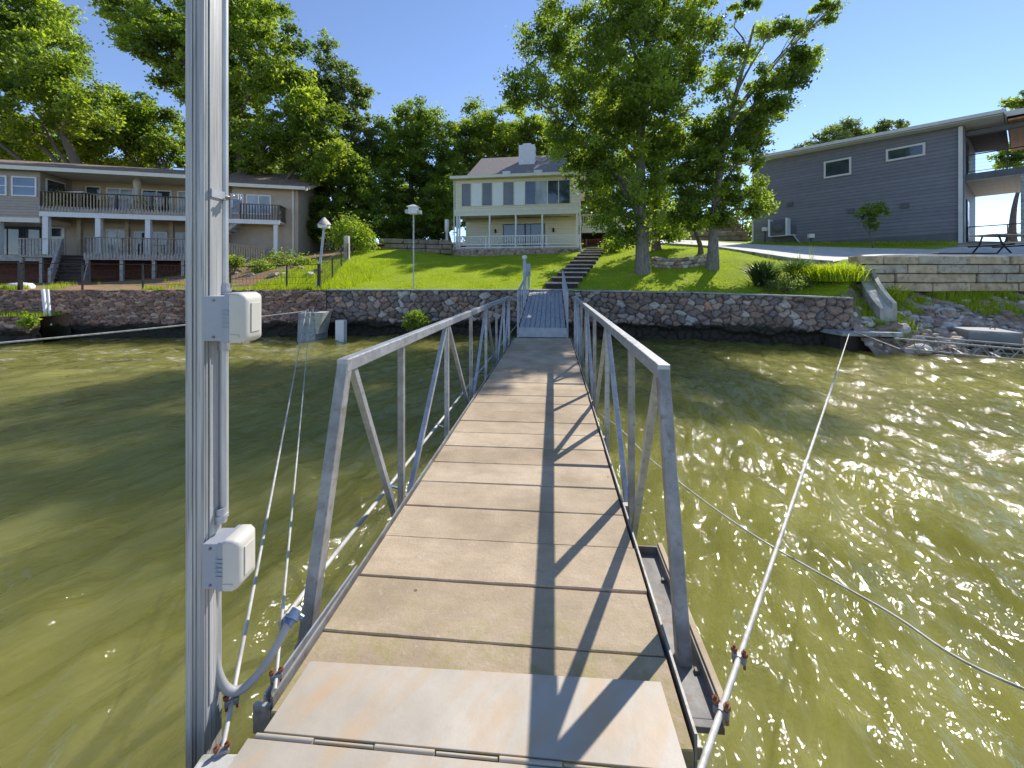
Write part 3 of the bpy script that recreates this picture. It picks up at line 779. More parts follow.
def ground_material():
    m, n, b = _mat('lawn_ground')
    co = N(n, 'ShaderNodeTexCoord').outputs['Object']
    a = noise_tex(n, co, 0.9, 6, 0.65)
    lawn = ramp(n, a, [(0.3, (0.24, 0.33, 0.010)), (0.5, (0.33, 0.43, 0.015)), (0.72, (0.42, 0.50, 0.03))])
    f = noise_tex(n, co, 11, 5, 0.7)
    lawn = mix(n, ramp(n, f, [(0.35, 0.6), (0.6, 0.0)]), lawn, (0.12, 0.19, 0.01))
    pa = noise_tex(n, co, 2.6, 5, 0.7)
    lawn = mix(n, ramp(n, pa, [(0.54, 0.0), (0.68, 0.75)]), lawn, (0.36, 0.33, 0.10))
    # bare ground in the left yard and under the far trees
    sx = N(n, 'ShaderNodeSeparateXYZ'); n.links.new(co, sx.inputs[0])
    nz = noise_tex(n, co, 0.8, 5, 0.65)
    def sm(src, a0, a1):
        r = N(n, 'ShaderNodeMapRange', clamp=True); n.links.new(src, r.inputs[0]); r.inputs[1].default_value = a0; r.inputs[2].default_value = a1; return r.outputs[0]
    def mul(p, q):
        r = N(n, 'ShaderNodeMath', operation='MULTIPLY'); n.links.new(p, r.inputs[0]); n.links.new(q, r.inputs[1]); return r.outputs[0]
    def mx(p, q):
        r = N(n, 'ShaderNodeMath', operation='MAXIMUM'); n.links.new(p, r.inputs[0]); n.links.new(q, r.inputs[1]); return r.outputs[0]
    left = mul(sm(sx.outputs['X'], -10.2, -11.6), ramp(n, nz, [(0.36, 0.25), (0.5, 1.0)]))
    far = mul(sm(sx.outputs['Y'], 29.5, 31.5), sm(nz, 0.2, 0.5))
    dirt = ramp(n, noise_tex(n, co, 5, 6, 0.7), [(0.3, (0.10, 0.08, 0.055)), (0.7, (0.3, 0.22, 0.16))])
    red = mix(n, ramp(n, nz, [(0.45, 0), (0.55, 1)]), dirt, (0.36, 0.2, 0.12))
    rightside = sm(sx.outputs['X'], 20.0, 22.5)
    c = mix(n, mx(left, far), lawn, red)
    c = mix(n, rightside, c, (0.34, 0.31, 0.27))
    n.links.new(c, b.inputs['Base Color']); b.inputs['Roughness'].default_value = 0.95; b.inputs['Specular IOR Level'].default_value = 0.15
    bump(n, noise_tex(n, co, 22, 6, 0.75), b, 0.03)
    return m
M['ground'] = ground_material()

def make_ground():
    xs = np.concatenate([np.linspace(-140, -32, 40, endpoint=False), np.linspace(-32, 26, 260, endpoint=False), np.linspace(26, 140, 40)])
    tt = np.linspace(0, 1, 170) ** 2.2
    X = np.repeat(xs[None, :], len(tt), 0); f0 = front(xs)[None, :]
    Y = f0 + tt[:, None] * (170 - f0)
    Z = T(X, Y)
    Z += 0.02 * np.sin(X * 2.1 + 0.5 * Y) * np.sin(Y * 1.7)
    V = np.stack([X, Y, Z], -1).reshape(-1, 3); m = len(xs)
    i, j = np.meshgrid(np.arange(len(tt) - 1), np.arange(m - 1), indexing='ij')
    Fq = np.stack([i*m+j, i*m+j+1, (i+1)*m+j+1, (i+1)*m+j], -1).reshape(-1, 4)
    # skirt down into the lake so the bank is closed
    sk = V[:m].copy(); sk[:, 2] = -1.5; sk[:, 1] += 2.5; V = np.vstack([V, sk]); b0 = len(V) - m
    j = np.arange(m - 1); Fs = np.stack([j, b0 + j, b0 + j + 1, j + 1], -1)
    Fs = Fs[:, ::-1]
    me = np_mesh('lawn', V, np.vstack([Fq, Fs]), M['ground'], smooth=True)
    tag(link_mesh('lawn', me), 'sloping bright green lawn and yard ground', 'lawn', kind='structure')
make_ground()

# blades of grass over the lawn
def blades(name, pts, hmin, hmax, wd, mat, label, kind='stuff', cat='grass', lean=0.35, seed=3, sink=0.02):
    g = np.random.default_rng(seed); n = len(pts)
    a = g.uniform(0, 2*np.pi, n); h = g.uniform(hmin, hmax, n); la = g.uniform(0, 2*np.pi, n); ln = g.uniform(0, lean, n) * h
    dx, dy = np.cos(a) * wd / 2, np.sin(a) * wd / 2
    base = pts - np.array([0, 0, sink])
    v0 = base + np.stack([-dx, -dy, 0*dx], -1); v1 = base + np.stack([dx, dy, 0*dx], -1)
    v2 = base + np.stack([np.cos(la)*ln, np.sin(la)*ln, h + sink], -1)
    V = np.stack([v0, v1, v2], 1).reshape(-1, 3); Fc = np.arange(3*n).reshape(-1, 3)
    off = np.array([pts[:, 0].mean(), pts[:, 1].mean(), pts[:, 2].min()])
    me = np_mesh(name, V - off, Fc, mat, tint=g.uniform(0, 1, n))
    o = link_mesh(name, me); o.location = off
    return tag(o, label, cat, kind=kind)

def curb_poly():   # near edge and far edge of the driveway in ground coordinates
    near = [G(640,246,20), G(672,249,18), (G(706,252.5,16)), G(745,258,15), G(785,264,14), G(828,271.5,13.5)]
    return near
DR_N = [(7.6, 27.0), (9.2, 24.6), (10.4, 21.6), (11.1, 19.0), (11.6, 16.9), (11.8, 15.1)]
DR_F = [(9.6, 30.5), (11.8, 28.0), (14.2, 24.6), (16.6, 21.8), (19.4, 18.6), (24.0, 18.4)]
def near_drive_x(y):
    return np.interp(y, [p[1] for p in DR_N[::-1]], [p[0] for p in DR_N[::-1]])
g = np.random.default_rng(5)
n = 130000
X = g.uniform(-11.5, 13.5, n); Y = front(X) + 0.12 + (g.uniform(0, 1, n) ** 1.3) * 12.6
keep = (X < near_drive_x(Y) - 0.15) & ~((X > -4.6) & (X < 4.4) & (Y > 26.3)) & (Y < 28)
# keep the stairs clear
sx0, sx1 = 1.6, 4.9
cxs = np.interp(Y, [15.4, 25.9], [sx0, sx1]); keep &= ~((np.abs(X - cxs) < 0.62) & (Y < 26.3))
keep &= noise is not None
X, Y = X[keep], Y[keep]
pts = np.stack([X, Y, T(X, Y)], -1)
blades('lawn_grass', pts, 0.02, 0.065, 0.02, M['grass'], 'short bright green lawn grass in front of the cream house', seed=4)
# rough grass strip in the left yard and along the wall edge
n = 26000
X = g.uniform(-22, -6.6, n); Y = front(X) + 0.1 + g.uniform(0, 1, n) ** 2.2 * 7
pat = np.sin(X*1.3)*np.sin(Y*0.9+1) + 0.4*np.sin(X*5+Y*3)
k = ((X > -11) | (pat > 0.85)); X, Y = X[k], Y[k]
blades('yard_grass', np.stack([X, Y, T(X, Y)], -1), 0.06, 0.24, 0.025, M['grass'], 'rough uneven grass in the fenced yard beside the taupe house', seed=6)

# ------------------------------------------------------------ stone walls with real relief
def wall_mat(name, mortar, wet=(0.055, 0.048, 0.04), warm=False):
    m, n, b = _mat(name)
    co = N(n, 'ShaderNodeTexCoord').outputs['Object']
    at = N(n, 'ShaderNodeAttribute', attribute_name='stone'); ed = N(n, 'ShaderNodeAttribute', attribute_name='edge')
    c = ramp(n, at.outputs['Fac'], [(0.0, (0.15, 0.118, 0.105)), (0.25, (0.26, 0.22, 0.20)), (0.45, (0.19, 0.178, 0.19)), (0.6, (0.29, 0.21, 0.175)), (0.78, (0.36, 0.31, 0.27)), (0.92, (0.45, 0.45, 0.45)), (1.0, (0.46, 0.27, 0.17))])
    c = mix(n, 0.8, c, (1.35, 1.02, 0.88) if warm else (1.22, 1.18, 1.12), 'MULTIPLY')
    st_ = noise_tex(n, co, 0.9, 5, 0.7)
    c = mix(n, 0.45, c, ramp(n, st_, [(0.35, (0.55, 0.53, 0.52)), (0.62, (1.25, 1.2, 1.15))]), 'MULTIPLY')
    sp = noise_tex(n, co, 14, 6, 0.7)
    c = mix(n, 0.85, c, ramp(n, sp, [(0.3, (0.45, 0.43, 0.41)), (0.7, (1.5, 1.45, 1.4))]), 'MULTIPLY')
    c = mix(n, ramp(n, ed.outputs['Fac'], [(0.0, 1.0), (0.5, 0.0)]), c, mortar)
    sx = N(n, 'ShaderNodeSeparateXYZ'); n.links.new(co, sx.inputs[0])
    w = noise_tex(n, co, 1.2, 5, 0.7)
    ad = N(n, 'ShaderNodeMath', operation='MULTIPLY_ADD'); n.links.new(w, ad.inputs[0]); ad.inputs[1].default_value = -0.9; n.links.new(sx.outputs['Z'], ad.inputs[2])
    wetf = ramp(n, ad.outputs[0], [(-0.12, 1.0), (0.10, 0.0)])
    c = mix(n, wetf, c, wet)
    gr = noise_tex(n, co, 2.4, 6, 0.75)
    c = mix(n, ramp(n, gr, [(0.58, 0.0), (0.72, 0.45)]), c, (0.07, 0.085, 0.03))
    n.links.new(c, b.inputs['Base Color']); b.inputs['Roughness'].default_value = 0.9; b.inputs['Specular IOR Level'].default_value = 0.25
    bump(n, noise_tex(n, co, 20, 6, 0.7), b, 0.015)
    return m
M['rubble'] = wall_mat('rubble_wall', (0.035, 0.028, 0.022), warm=True)
M['mortared'] = wall_mat('mortared_wall', (0.06, 0.055, 0.052))

def stone_wall(name, label, pts, ztop, mat, cell=(0.34, 0.26), res=0.03, thick=0.45, zbot=-0.9, relief=0.09, seed=1, undercut=0.28, cap=None, top_noise=0.03, parent_only=False, cat='stone wall'):
    """pts: front line (x, y) left to right; ztop: matching heights"""
    g = np.random.default_rng(seed)
    P2 = np.array(pts, float); seg = np.sqrt((np.diff(P2, axis=0) ** 2).sum(1)); S = np.concatenate([[0], np.cumsum(seg)]); L = S[-1]
    ns = int(L / res) + 1; s = np.linspace(0, L, ns)
    x = np.interp(s, S, P2[:, 0]); y = np.interp(s, S, P2[:, 1]); zt = np.interp(s, S, ztop)
    dxy = np.stack([np.gradient(x), np.gradient(y)], -1); dxy /= np.linalg.norm(dxy, axis=1)[:, None]
    nrm = np.stack([dxy[:, 1], -dxy[:, 0]], -1)       # towards the water
    H = zt.max() - zbot; nz = int(H / res) + 1
    # stone centres
    rows = int(H / cell[1]) + 2; C = []
    for r_ in range(rows):
        k = int(L / cell[0]) + 2
        cx_ = (np.arange(k) + 0.5 * (r_ % 2) + g.normal(0, 0.22, k)) * cell[0]
        cz_ = zbot + (r_ + g.normal(0, 0.20, k)) * cell[1]
        C.append(np.stack([cx_, cz_], -1))
    C = np.vstack(C); C = C[g.random(len(C)) > 0.24]; col_ = g.random(len(C)); dep = g.uniform(-0.4, 0.6, len(C))
    t = np.linspace(0, 1, nz); SS, TT = np.meshgrid(s, t, indexing='ij'); ZZ = zbot + TT * (zt[:, None] - zbot)
    q = np.stack([SS.ravel() + 0.03*np.sin(ZZ.ravel()*23+SS.ravel()*9), ZZ.ravel() + 0.02*np.sin(SS.ravel()*19)], -1)
    d1 = np.full(len(q), 9.0); d2 = np.full(len(q), 9.0); id1 = np.zeros(len(q), int)
    asp = np.array([1.0, cell[0] / cell[1]])
    # bin search along s
    order = np.argsort(C[:, 0]); C = C[order]; col_ = col_[order]; dep = dep[order]
    for a in range(0, ns, 40):
        sl = slice(a * nz, min(a + 40, ns) * nz); qq = q[sl]
        k = (C[:, 0] > qq[:, 0].min() - 2*cell[0]) & (C[:, 0] < qq[:, 0].max() + 2*cell[0]); ci = np.where(k)[0]
        D = np.sqrt((((qq[:, None, :] - C[None, ci, :]) * asp) ** 2).sum(-1)); ix = np.argpartition(D, 1, axis=1)[:, :2]
        dd = np.take_along_axis(D, ix, 1); sw = dd[:, 0] > dd[:, 1]; ix[sw] = ix[sw][:, ::-1]; dd = np.sort(dd, 1)
        d1[sl], d2[sl], id1[sl] = dd[:, 0], dd[:, 1], ci[ix[:, 0]]
    e = np.clip((d2 - d1) / (cell[0] * 0.30), 0, 1); e = e * e * (3 - 2 * e)
    depth = (relief * (e - 0.5) + relief * 0.5 * dep[id1] * e).reshape(ns, nz)
    rag = 0.10 * np.sin(SS * 1.7 + 1) * np.sin(SS * 0.6) + 0.05 * np.sin(SS * 6.1)
    depth -= undercut * np.clip((0.40 + rag - ZZ) / 0.15, 0, 1) * (ZZ < 0.9)
    tn = top_noise * (np.sin(SS * 3.1) * np.sin(SS * 7.7 + 1)) * (TT > 0.9)
    Xw = x[:, None] + nrm[:, 0:1] * depth; Yw = y[:, None] + nrm[:, 1:2] * depth
    V = np.stack([Xw, Yw, ZZ + tn], -1).reshape(-1, 3)
    back = np.stack([x - nrm[:, 0] * thick, y - nrm[:, 1] * thick], -1)
    vt = np.stack([back[:, 0], back[:, 1], zt], -1); vb = np.stack([back[:, 0], back[:, 1], np.full(ns, zbot)], -1)
    n0 = len(V); V = np.vstack([V, vt, vb])
    i, j = np.meshgrid(np.arange(ns - 1), np.arange(nz - 1), indexing='ij')
    Fq = np.stack([i*nz+j, (i+1)*nz+j, (i+1)*nz+j+1, i*nz+j+1], -1).reshape(-1, 4)
    k = np.arange(ns - 1)
    Ft = np.stack([k*nz+nz-1, (k+1)*nz+nz-1, n0+k+1, n0+k], -1); Fb = np.stack([n0+k, n0+k+1, n0+ns+k+1, n0+ns+k], -1)
    # ends
    Fe = []
    for e0, fl_ in ((0, True), (ns - 1, False)):
        for j_ in range(nz - 1):
            w0 = [zbot, 0]
        Fe.append([e0*nz, e0*nz+nz-1, n0+e0, n0+ns+e0][::(1 if not fl_ else -1)])
    Fall = np.vstack([Fq, Ft, Fb, np.array(Fe)])
    off = np.array([V[:, 0].mean(), V[:, 1].mean(), 0.0])
    me = np_mesh(name, V - off, Fall, mat, smooth=True)
    for nm, val in (('stone', np.concatenate([col_[id1], np.full(2*ns, 0.2)])), ('edge', np.concatenate([e, np.full(2*ns, 0.6)]))):
        a = me.attributes.new(nm, 'FLOAT', 'POINT'); a.data.foreach_set('value', val.astype(np.float32))
    o = link_mesh(name, me); o.location = off
    tag(o, label, cat)
    if cap:
        b = MB(); w0, h0, mt = cap
        for a in range(len(P2) - 1):
            p, q_ = Vector((*P2[a], ztop[a] + h0/2)), Vector((*P2[a+1], ztop[a+1] + h0/2))
            d_ = (q_ - p).normalized(); nn = Vector((d_.y, -d_.x, 0)).normalized()
            b.beam(p - nn*(w0/2 - 0.06) - Vector(off), q_ - nn*(w0/2 - 0.06) - Vector(off), w0, h0)
        b.part('coping', M[mt], o, 0.01)
    return o
stone_wall('seawall', 'dry laid rubble wall of thin brown stones holding up the fenced left yard', [(-45, 12.4), (-18, 13.7), (-7.2, 14.8)], [1.63, 1.66, 1.64],
           M['rubble'], cell=(0.23, 0.082), seed=3, undercut=0.2, relief=0.06, thick=0.7)
stone_wall('seawall', 'mortared fieldstone wall between the rubble wall and the blue-grey ramp, leafy plant at its foot', [(-7.17, 14.82), (-3, 14.95), (0.35, 15.02)], [1.62, 1.61, 1.61],
           M['mortared'], cell=(0.25, 0.20), seed=5, undercut=0.28, cap=(0.42, 0.05, 'concrete_wet'), thick=0.9)
stone_wall('seawall', 'mortared fieldstone wall running from the ramp to the rocky bank, below the two big trees', [(0.37, 15.03), (1.6, 15.0), (6.0, 13.6), (10.1, 12.2)], [1.60, 1.60, 1.56, 1.44],
           M['mortared'], cell=(0.25, 0.20), seed=8, undercut=0.28, cap=(0.42, 0.05, 'concrete_wet'), thick=0.9)
# lower ledge in front of the left wall
b = MB()
lo = stone_wall('low_ledge', 'low stone ledge with grass on top in front of the rubble wall', [(-40, 11.6), (-18, 12.75), (-15.6, 12.95)], [0.86, 0.84, 0.82], M['rubble'], cell=(0.3, 0.14), seed=9, undercut=0.2, thick=1.0)
n = 2500; X = g.uniform(-24, -15.7, n); Y = np.interp(X, [-40, -18, -15.6], [11.7, 12.85, 13.05]) + g.uniform(0, 0.8, n)
blades('ledge_grass', np.stack([X, Y, np.full(n, 0.85)], -1), 0.05, 0.16, 0.025, M['grass'], 'strip of grass growing on the low stone ledge', seed=8)
# white drain pipe on the left wall
q0, q1 = P(43, 290, 13.55), P(47, 327, 13.3)
b = MB(); b.tube([q0 + Vector((0, 0, 0.02)), q1], 0.05, 10); b.tube([q0 + Vector((0.16, 0, 0.02)), q1 + Vector((0.12, 0, 0.05))], 0.035, 8)
b.single('drain_pipe', M['white'], 'white slanting drain pipe on the front of the rubble wall', 'pipe')

# ------------------------------------------------------------ rocky bank on the right
def bank_top(x): return np.interp(x, [9.8, 10.15, 11.2, 11.9, 12.6], [1.25, 1.45, 1.85, 2.1, 1.62])
def bank_line(x): return np.interp(x, [9.4, 10.2, 11.9], [12.6, 12.8, 14.35])
def bank_z(x, y):
    yl = bank_line(x); zt = bank_top(x); yw = 11.4 + 0.15 * np.sin(x * 1.3)
    t = np.clip((yl - y) / (yl - yw), 0, 1.6)
    return zt * (1 - t ** 0.95)
def make_bank():
    xs = np.linspace(10.0, 60, 420); ts = np.linspace(0, 1, 50)
    yl = bank_line(xs)
    X = np.repeat(xs[None], 50, 0); Y = yl[None] + ts[:, None] * (9.9 - yl[None])
    Z = bank_z(X, Y) + (0.06*np.sin(X*5.1+Y*2)*np.sin(Y*4.3) + 0.04*np.sin(X*11)*np.sin(Y*13+X)) * (ts[:, None] > 0)
    V = np.stack([X, Y, Z], -1).reshape(-1, 3)
    m_ = len(xs); i, j = np.meshgrid(np.arange(49), np.arange(m_ - 1), indexing='ij')
    Fq = np.stack([i*m_+j, (i+1)*m_+j, (i+1)*m_+j+1, i*m_+j+1], -1).reshape(-1, 4)
    m = surf('bank_soil', (0.22, 0.16, 0.12), (0.44, 0.34, 0.27), 3, 0.95, 0, 0.03, 12, c3=(0.12, 0.13, 0.05), s3=2)
    tag(link_mesh('bank', np_mesh('bank', V, Fq, m, smooth=True)), 'stony bank sloping to the water on the right', 'bank', kind='structure')
make_bank()
def rock_mesh(seed, mat):
    import bmesh
    bm = bmesh.new(); bmesh.ops.create_icosphere(bm, subdivisions=3, radius=0.5)
    rr = random.Random(seed); o = Vector((rr.uniform(0, 90), rr.uniform(0, 90), rr.uniform(0, 90)))
    planes = [(Vector((rr.gauss(0,1), rr.gauss(0,1), rr.gauss(0,1))).normalized(), rr.uniform(0.28, 0.42)) for _ in range(11)]
    for v in bm.verts:
        for nn, dd in planes:
            k = v.co.dot(nn)
            if k > dd: v.co -= nn * (k - dd) * 0.92
        v.co += v.co.normalized() * 0.05 * noise.noise(v.co * 3 + o)
    me = bpy.data.meshes.new('boulder'); bm.to_mesh(me); bm.free(); me.materials.append(mat)
    return me
ROCKS = [rock_mesh(i, M[m]) for i, m in enumerate(['rock', 'rock_pale', 'rock_brown', 'rock', 'rock_pale', 'rock_brown'])]
def boulder(x, y, z, s, k, label, group, flat=0.7, name='boulder'):
    o = link_mesh(name, ROCKS[k % len(ROCKS)]); o.location = (x, y, z)
    o.scale = (s * random.uniform(0.9, 1.4), s * random.uniform(0.8, 1.1), s * flat * random.uniform(0.8, 1.1)); o.rotation_euler = (random.uniform(-.3, .3), random.uniform(-.3, .3), random.uniform(0, 6.28))
    return tag(o, label, 'boulder', group)
rk = random.Random(21); seen_lab = set()
for i in range(80):
    x = rk.uniform(10.3, 17.5); y = rk.uniform(11.3, 13.9)
    if y > 12.2 + (x - 10) * 1.0: continue
    s = rk.uniform(0.22, 0.5) * (1.25 if y < 12.6 else 1.0)
    k = rk.choice([0, 0, 1, 2, 3, 5, 4])
    kind_ = {0: 'grey', 3: 'grey', 1: 'pale', 4: 'pale', 2: 'brown', 5: 'brown'}[k]
    where = 'near the concrete chute' if x < 12.2 else ('behind the concrete block' if x < 14.8 else 'right of the concrete block')
    lvl = 'high up under the limestone wall' if y > 12.9 else ('halfway down the bank' if y > 12.1 else 'at the water edge')
    big = 'large' if s > 0.42 else ('medium' if s > 0.32 else 'small')
    lab = '%s %s boulder %s, %s' % (big, kind_, lvl, where)
    if lab in seen_lab: continue
    seen_lab.add(lab)
    boulder(x, y, float(bank_z(np.array(x), np.array(y))) + 0.02, s, k, lab, 'boulders on the bank')
# small rubble between them, one mass
def rubble_mass(name, label, xy, zf, smin, smax, mats, seed=2):
    g2 = np.random.default_rng(seed); Vs, Fs, mi = [], [], []; b0 = 0
    base = []
    for me in ROCKS[:3]:
        v = np.empty(len(me.vertices)*3); me.vertices.foreach_get('co', v); f = np.array([list(p.vertices) for p in me.polygons]); base.append((v.reshape(-1, 3), f))
    for (x, y) in xy:
        k = g2.integers(0, 3); v, f = base[k]; s = g2.uniform(smin, smax); a = g2.uniform(0, 6.28); ca, sa = np.cos(a), np.sin(a)
        w_ = v * np.array([s*g2.uniform(0.8, 1.6), s, s*g2.uniform(0.5, 0.9)]); w_ = np.stack([w_[:,0]*ca - w_[:,1]*sa, w_[:,0]*sa + w_[:,1]*ca, w_[:,2]], -1)
        Vs.append(w_ + np.array([x, y, zf(x, y)])); Fs.append(f + b0); b0 += len(v); mi.append(np.full(len(f), g2.integers(0, len(mats))))
    V = np.vstack(Vs); off = np.array([V[:,0].mean(), V[:,1].mean(), V[:,2].min()])
    o = link_mesh(name, np_mesh(name, V - off, np.vstack(Fs), mats, matidx=np.concatenate(mi))); o.location = off
    return tag(o, label, 'rubble', kind='stuff')
xy = [(rk.uniform(10.0, 19), rk.uniform(10.9, 14.0)) for _ in range(900)]
xy = [p for p in xy if p[1] < 12.1 + (p[0] - 10) * 1.05 and not (p[1] > 13.2 and rk.random() < 0.6)]
rubble_mass('bank_rubble', 'small broken stones covering the bank below the limestone wall', xy, lambda x, y: float(bank_z(np.array(x), np.array(y))) + 0.01, 0.09, 0.30, [M['rock'], M['rock_brown'], M['rock_pale'], M['rock'], M['rock_pale']])
n = 9000; X = g.uniform(10.6, 19, n); Y = 14.1 - g.uniform(0, 1, n) ** 1.6 * 1.1
k = (np.sin(X*2.1)+np.sin(X*5.3+Y*4)*0.8 + (14.1-Y)*-1.2 > -0.9) & (Y < 12.5 + (X-10)*1.0); X, Y = X[k], Y[k]
blades('bank_grass', np.stack([X, Y, bank_z(X, Y)], -1), 0.08, 0.32, 0.03, M['grass'], 'weedy grass below the limestone block wall', seed=12)
n = 2600; X = g.normal(11.35, 0.35, n); Y = g.normal(12.5, 0.28, n)
blades('bank_weeds', np.stack([X, Y, bank_z(X, Y)], -1), 0.08, 0.28, 0.03, M['grass'], 'bright weed patch low among the stones of the bank', seed=13)

# ------------------------------------------------------------ driveway and patio
def ribbon(name, near, far, mat, lift, label, cat, thick=0.16, n=40, m=8):
    tn = np.linspace(0, 1, n)
    A = np.array(near, float); B = np.array(far, float)
    pa = np.stack([np.interp(tn, np.linspace(0, 1, len(A)), A[:, i]) for i in (0, 1)], -1); pb = np.stack([np.interp(tn, np.linspace(0, 1, len(B)), B[:, i]) for i in (0, 1)], -1)
    tm = np.linspace(0, 1, m); XY = pa[:, None] * (1 - tm[None, :, None]) + pb[:, None] * tm[None, :, None]
    Z = T(XY[..., 0], XY[..., 1]) + lift
    V = np.concatenate([XY, Z[..., None]], -1).reshape(-1, 3)
    i, j = np.meshgrid(np.arange(n-1), np.arange(m-1), indexing='ij')
    Fq = np.stack([i*m+j, i*m+j+1, (i+1)*m+j+1, (i+1)*m+j], -1).reshape(-1, 4)
    # flip so normals face up
    a, b_, c_ = V[Fq[0, 0]], V[Fq[0, 1]], V[Fq[0, 2]]
    if np.cross(b_ - a, c_ - a)[2] < 0: Fq = Fq[:, ::-1]
    edge = list(range(0, n*m, m)); sk = V[edge].copy(); sk[:, 2] -= lift + thick; b0 = len(V); V = np.vstack([V, sk])
    k = np.arange(n-1); Fs = np.stack([np.array(edge)[k], np.array(edge)[k+1], b0+k+1, b0+k], -1)
    edge2 = list(range(m-1, n*m, m)); sk = V[edge2].copy(); sk[:, 2] -= lift + thick; b1 = len(V); V = np.vstack([V, sk])
    Ft = np.stack([b1+k, b1+k+1, np.array(edge2)[k+1], np.array(edge2)[k]], -1)
    return tag(link_mesh(name, np_mesh(name, V, np.vstack([Fq, Fs, Ft]), mat)), label, cat, kind='structure')
ribbon('driveway', DR_N, DR_F, M['concrete_drive'], 0.07, 'pale concrete driveway curving down beside the slate house', 'driveway')
# patio slab on top of the limestone wall
ribbon('patio', [(12.45, 14.42), (18, 14.42), (30, 14.42)], [(13.6, 16.6), (19.4, 18.5), (30, 19.2)], M['concrete_drive'], 0.12, 'pale concrete patio above the limestone block wall', 'patio')
# dark low kerb edge on the lawn side of the drive
b = MB(); pp_ = [(x_ - 0.10, y_ - 0.02) for x_, y_ in DR_N]
for i in range(len(pp_) - 1):
    p, q = pp_[i], pp_[i+1]
    b.beam((*p, Tz(*p) + 0.01), (*q, Tz(*q) + 0.01), 0.12, 0.26)
b.single('driveway_edging', M['concrete_wet'], 'dark stained concrete edging along the lawn side of the driveway', 'edging', bevel=0.01)
# concrete chute running down from the drive corner to the water
le = [P(842, 263, 15.6), P(856, 273, 14.4), P(864, 288, 13.2), P(872, 300, 12.6), P(880, 309, 12.3)]
ri = [P(864, 262, 15.3), P(873, 271, 14.2), P(880, 287, 13.1), P(889, 300, 12.6), P(897, 309, 12.3)]
le, ri = smooth_path(le, 6), smooth_path(ri, 6)
b = MB(); vs = []; fs = []
for p, q in zip(le, ri):
    n_ = (q - p); n_.z = 0; n_.normalize(); m_ = p.lerp(q, 0.72)
    vs += [p + Vector((0, 0, 0.03)), m_, m_ + Vector((0, 0, 0.17)) + n_*0.02, q + Vector((0, 0, 0.19)), q + Vector((0, 0, -0.5)), p + Vector((0, 0, -0.5))]
for i in range(len(le) - 1):
    for j in range(6): fs.append((i*6+j, i*6+(j+1) % 6, (i+1)*6+(j+1) % 6, (i+1)*6+j))
fs += [tuple(range(6))[::-1], tuple(range((len(le)-1)*6, len(le)*6))]
b.add(vs, fs)
b.single('drain_chute', M['concrete'], 'curved pale concrete chute dropping from the driveway corner to the bank', 'drain chute')

# ------------------------------------------------------------ limestone block wall
def block_wall(name, label, p0, p1, z0, courses, h, lmin, lmax, depth, mat, seed, ends=(0, 0), jitter=0.03):
    rr = random.Random(seed); p0, p1 = Vector(p0), Vector(p1); L = (p1 - p0).length; d_ = (p1 - p0).normalized(); nn = Vector((d_.y, -d_.x, 0))
    o = thing(name, label, 'wall', ((p0.x+p1.x)/2, (p0.y+p1.y)/2, z0))
    base = Vector(o.location); b = MB()
    for c in range(courses):
        s = -rr.uniform(0, 0.6) + ends[0] * c; first = True
        s = ends[0] * (courses - 1 - c)
        while s < L - ends[1]*c:
            l = rr.uniform(lmin, lmax); e = min(s + l, L)
            if e - s > 0.15:
                f = rr.uniform(-jitter, jitter)
                cc = p0 + d_ * ((s + e) / 2) - nn * (depth / 2 - f) + Vector((0, 0, c * h + h / 2)) - Vector((0, 0, 0))
                cc.z += z0 - p0.z if False else 0
                rot = Matrix((d_, -nn, Vector((0, 0, 1)))).transposed() @ Matrix.Rotation(rr.uniform(-.012, .012), 3, 'Y')
                b.cur = rr.choice([0, 0, 1, 2]); b.obox(Vector((cc.x, cc.y, c * h + h / 2)) - Vector((base.x, base.y, 0)), (e - s - 0.035, depth, h - 0.022 - rr.uniform(0, 0.015)), rot)
            s = e
    part = b.part('stone_course', [M[mat], M['lime_warm'], M['lime_grey']] if mat == 'limestone' else [M[mat], M[mat], M['rock_brown']], o, 0.03)
    b = MB(); cc = (p0 + p1) / 2 - nn * (depth * 0.75)
    rot = Matrix((d_, -nn, Vector((0, 0, 1)))).transposed()
    b.obox(Vector((cc.x - base.x, cc.y - base.y, courses*h/2 - 0.06)), (L - 0.5 - ends[0]*courses, depth * 0.4, courses*h - 0.14), rot)
    b.part('backing', M['rock_brown'], o)
    return o
block_wall('limestone_wall', 'four course wall of large tan limestone blocks under the patio', (11.75, 14.0, 0), (30, 14.0, 0), 1.60, 4, 0.318, 0.85, 1.75, 0.45, 'limestone', 4, ends=(0.14, 0), jitter=0.05)
block_wall('garden_wall', 'brown limestone block wall at the top of the lawn left of the cream house', (-9.4, 26.4, 0), (-4.75, 27.6, 0), 3.78, 3, 0.32, 0.8, 1.7, 0.5, 'limestone_brown', 9, ends=(0.35, 0))
# terraced walls behind the trees, up the far side of the drive
for i, (a, c_, z, y) in enumerate([(9.4, 17.0, 4.75, 30.5), (9.8, 17.6, 5.6, 32.5), (10.2, 18.5, 6.5, 34.5)]):
    block_wall('terrace_wall', ['lowest reddish stone terrace wall beyond the driveway', 'middle stone terrace wall beyond the driveway', 'uppermost pale stone terrace wall beyond the driveway'][i],
               (a, y, 0), (c_, y - 0.6, 0), z - 0.2, 3, 0.36, 0.8, 1.8, 0.8, 'limestone_brown' if i < 2 else 'limestone', 30 + i)

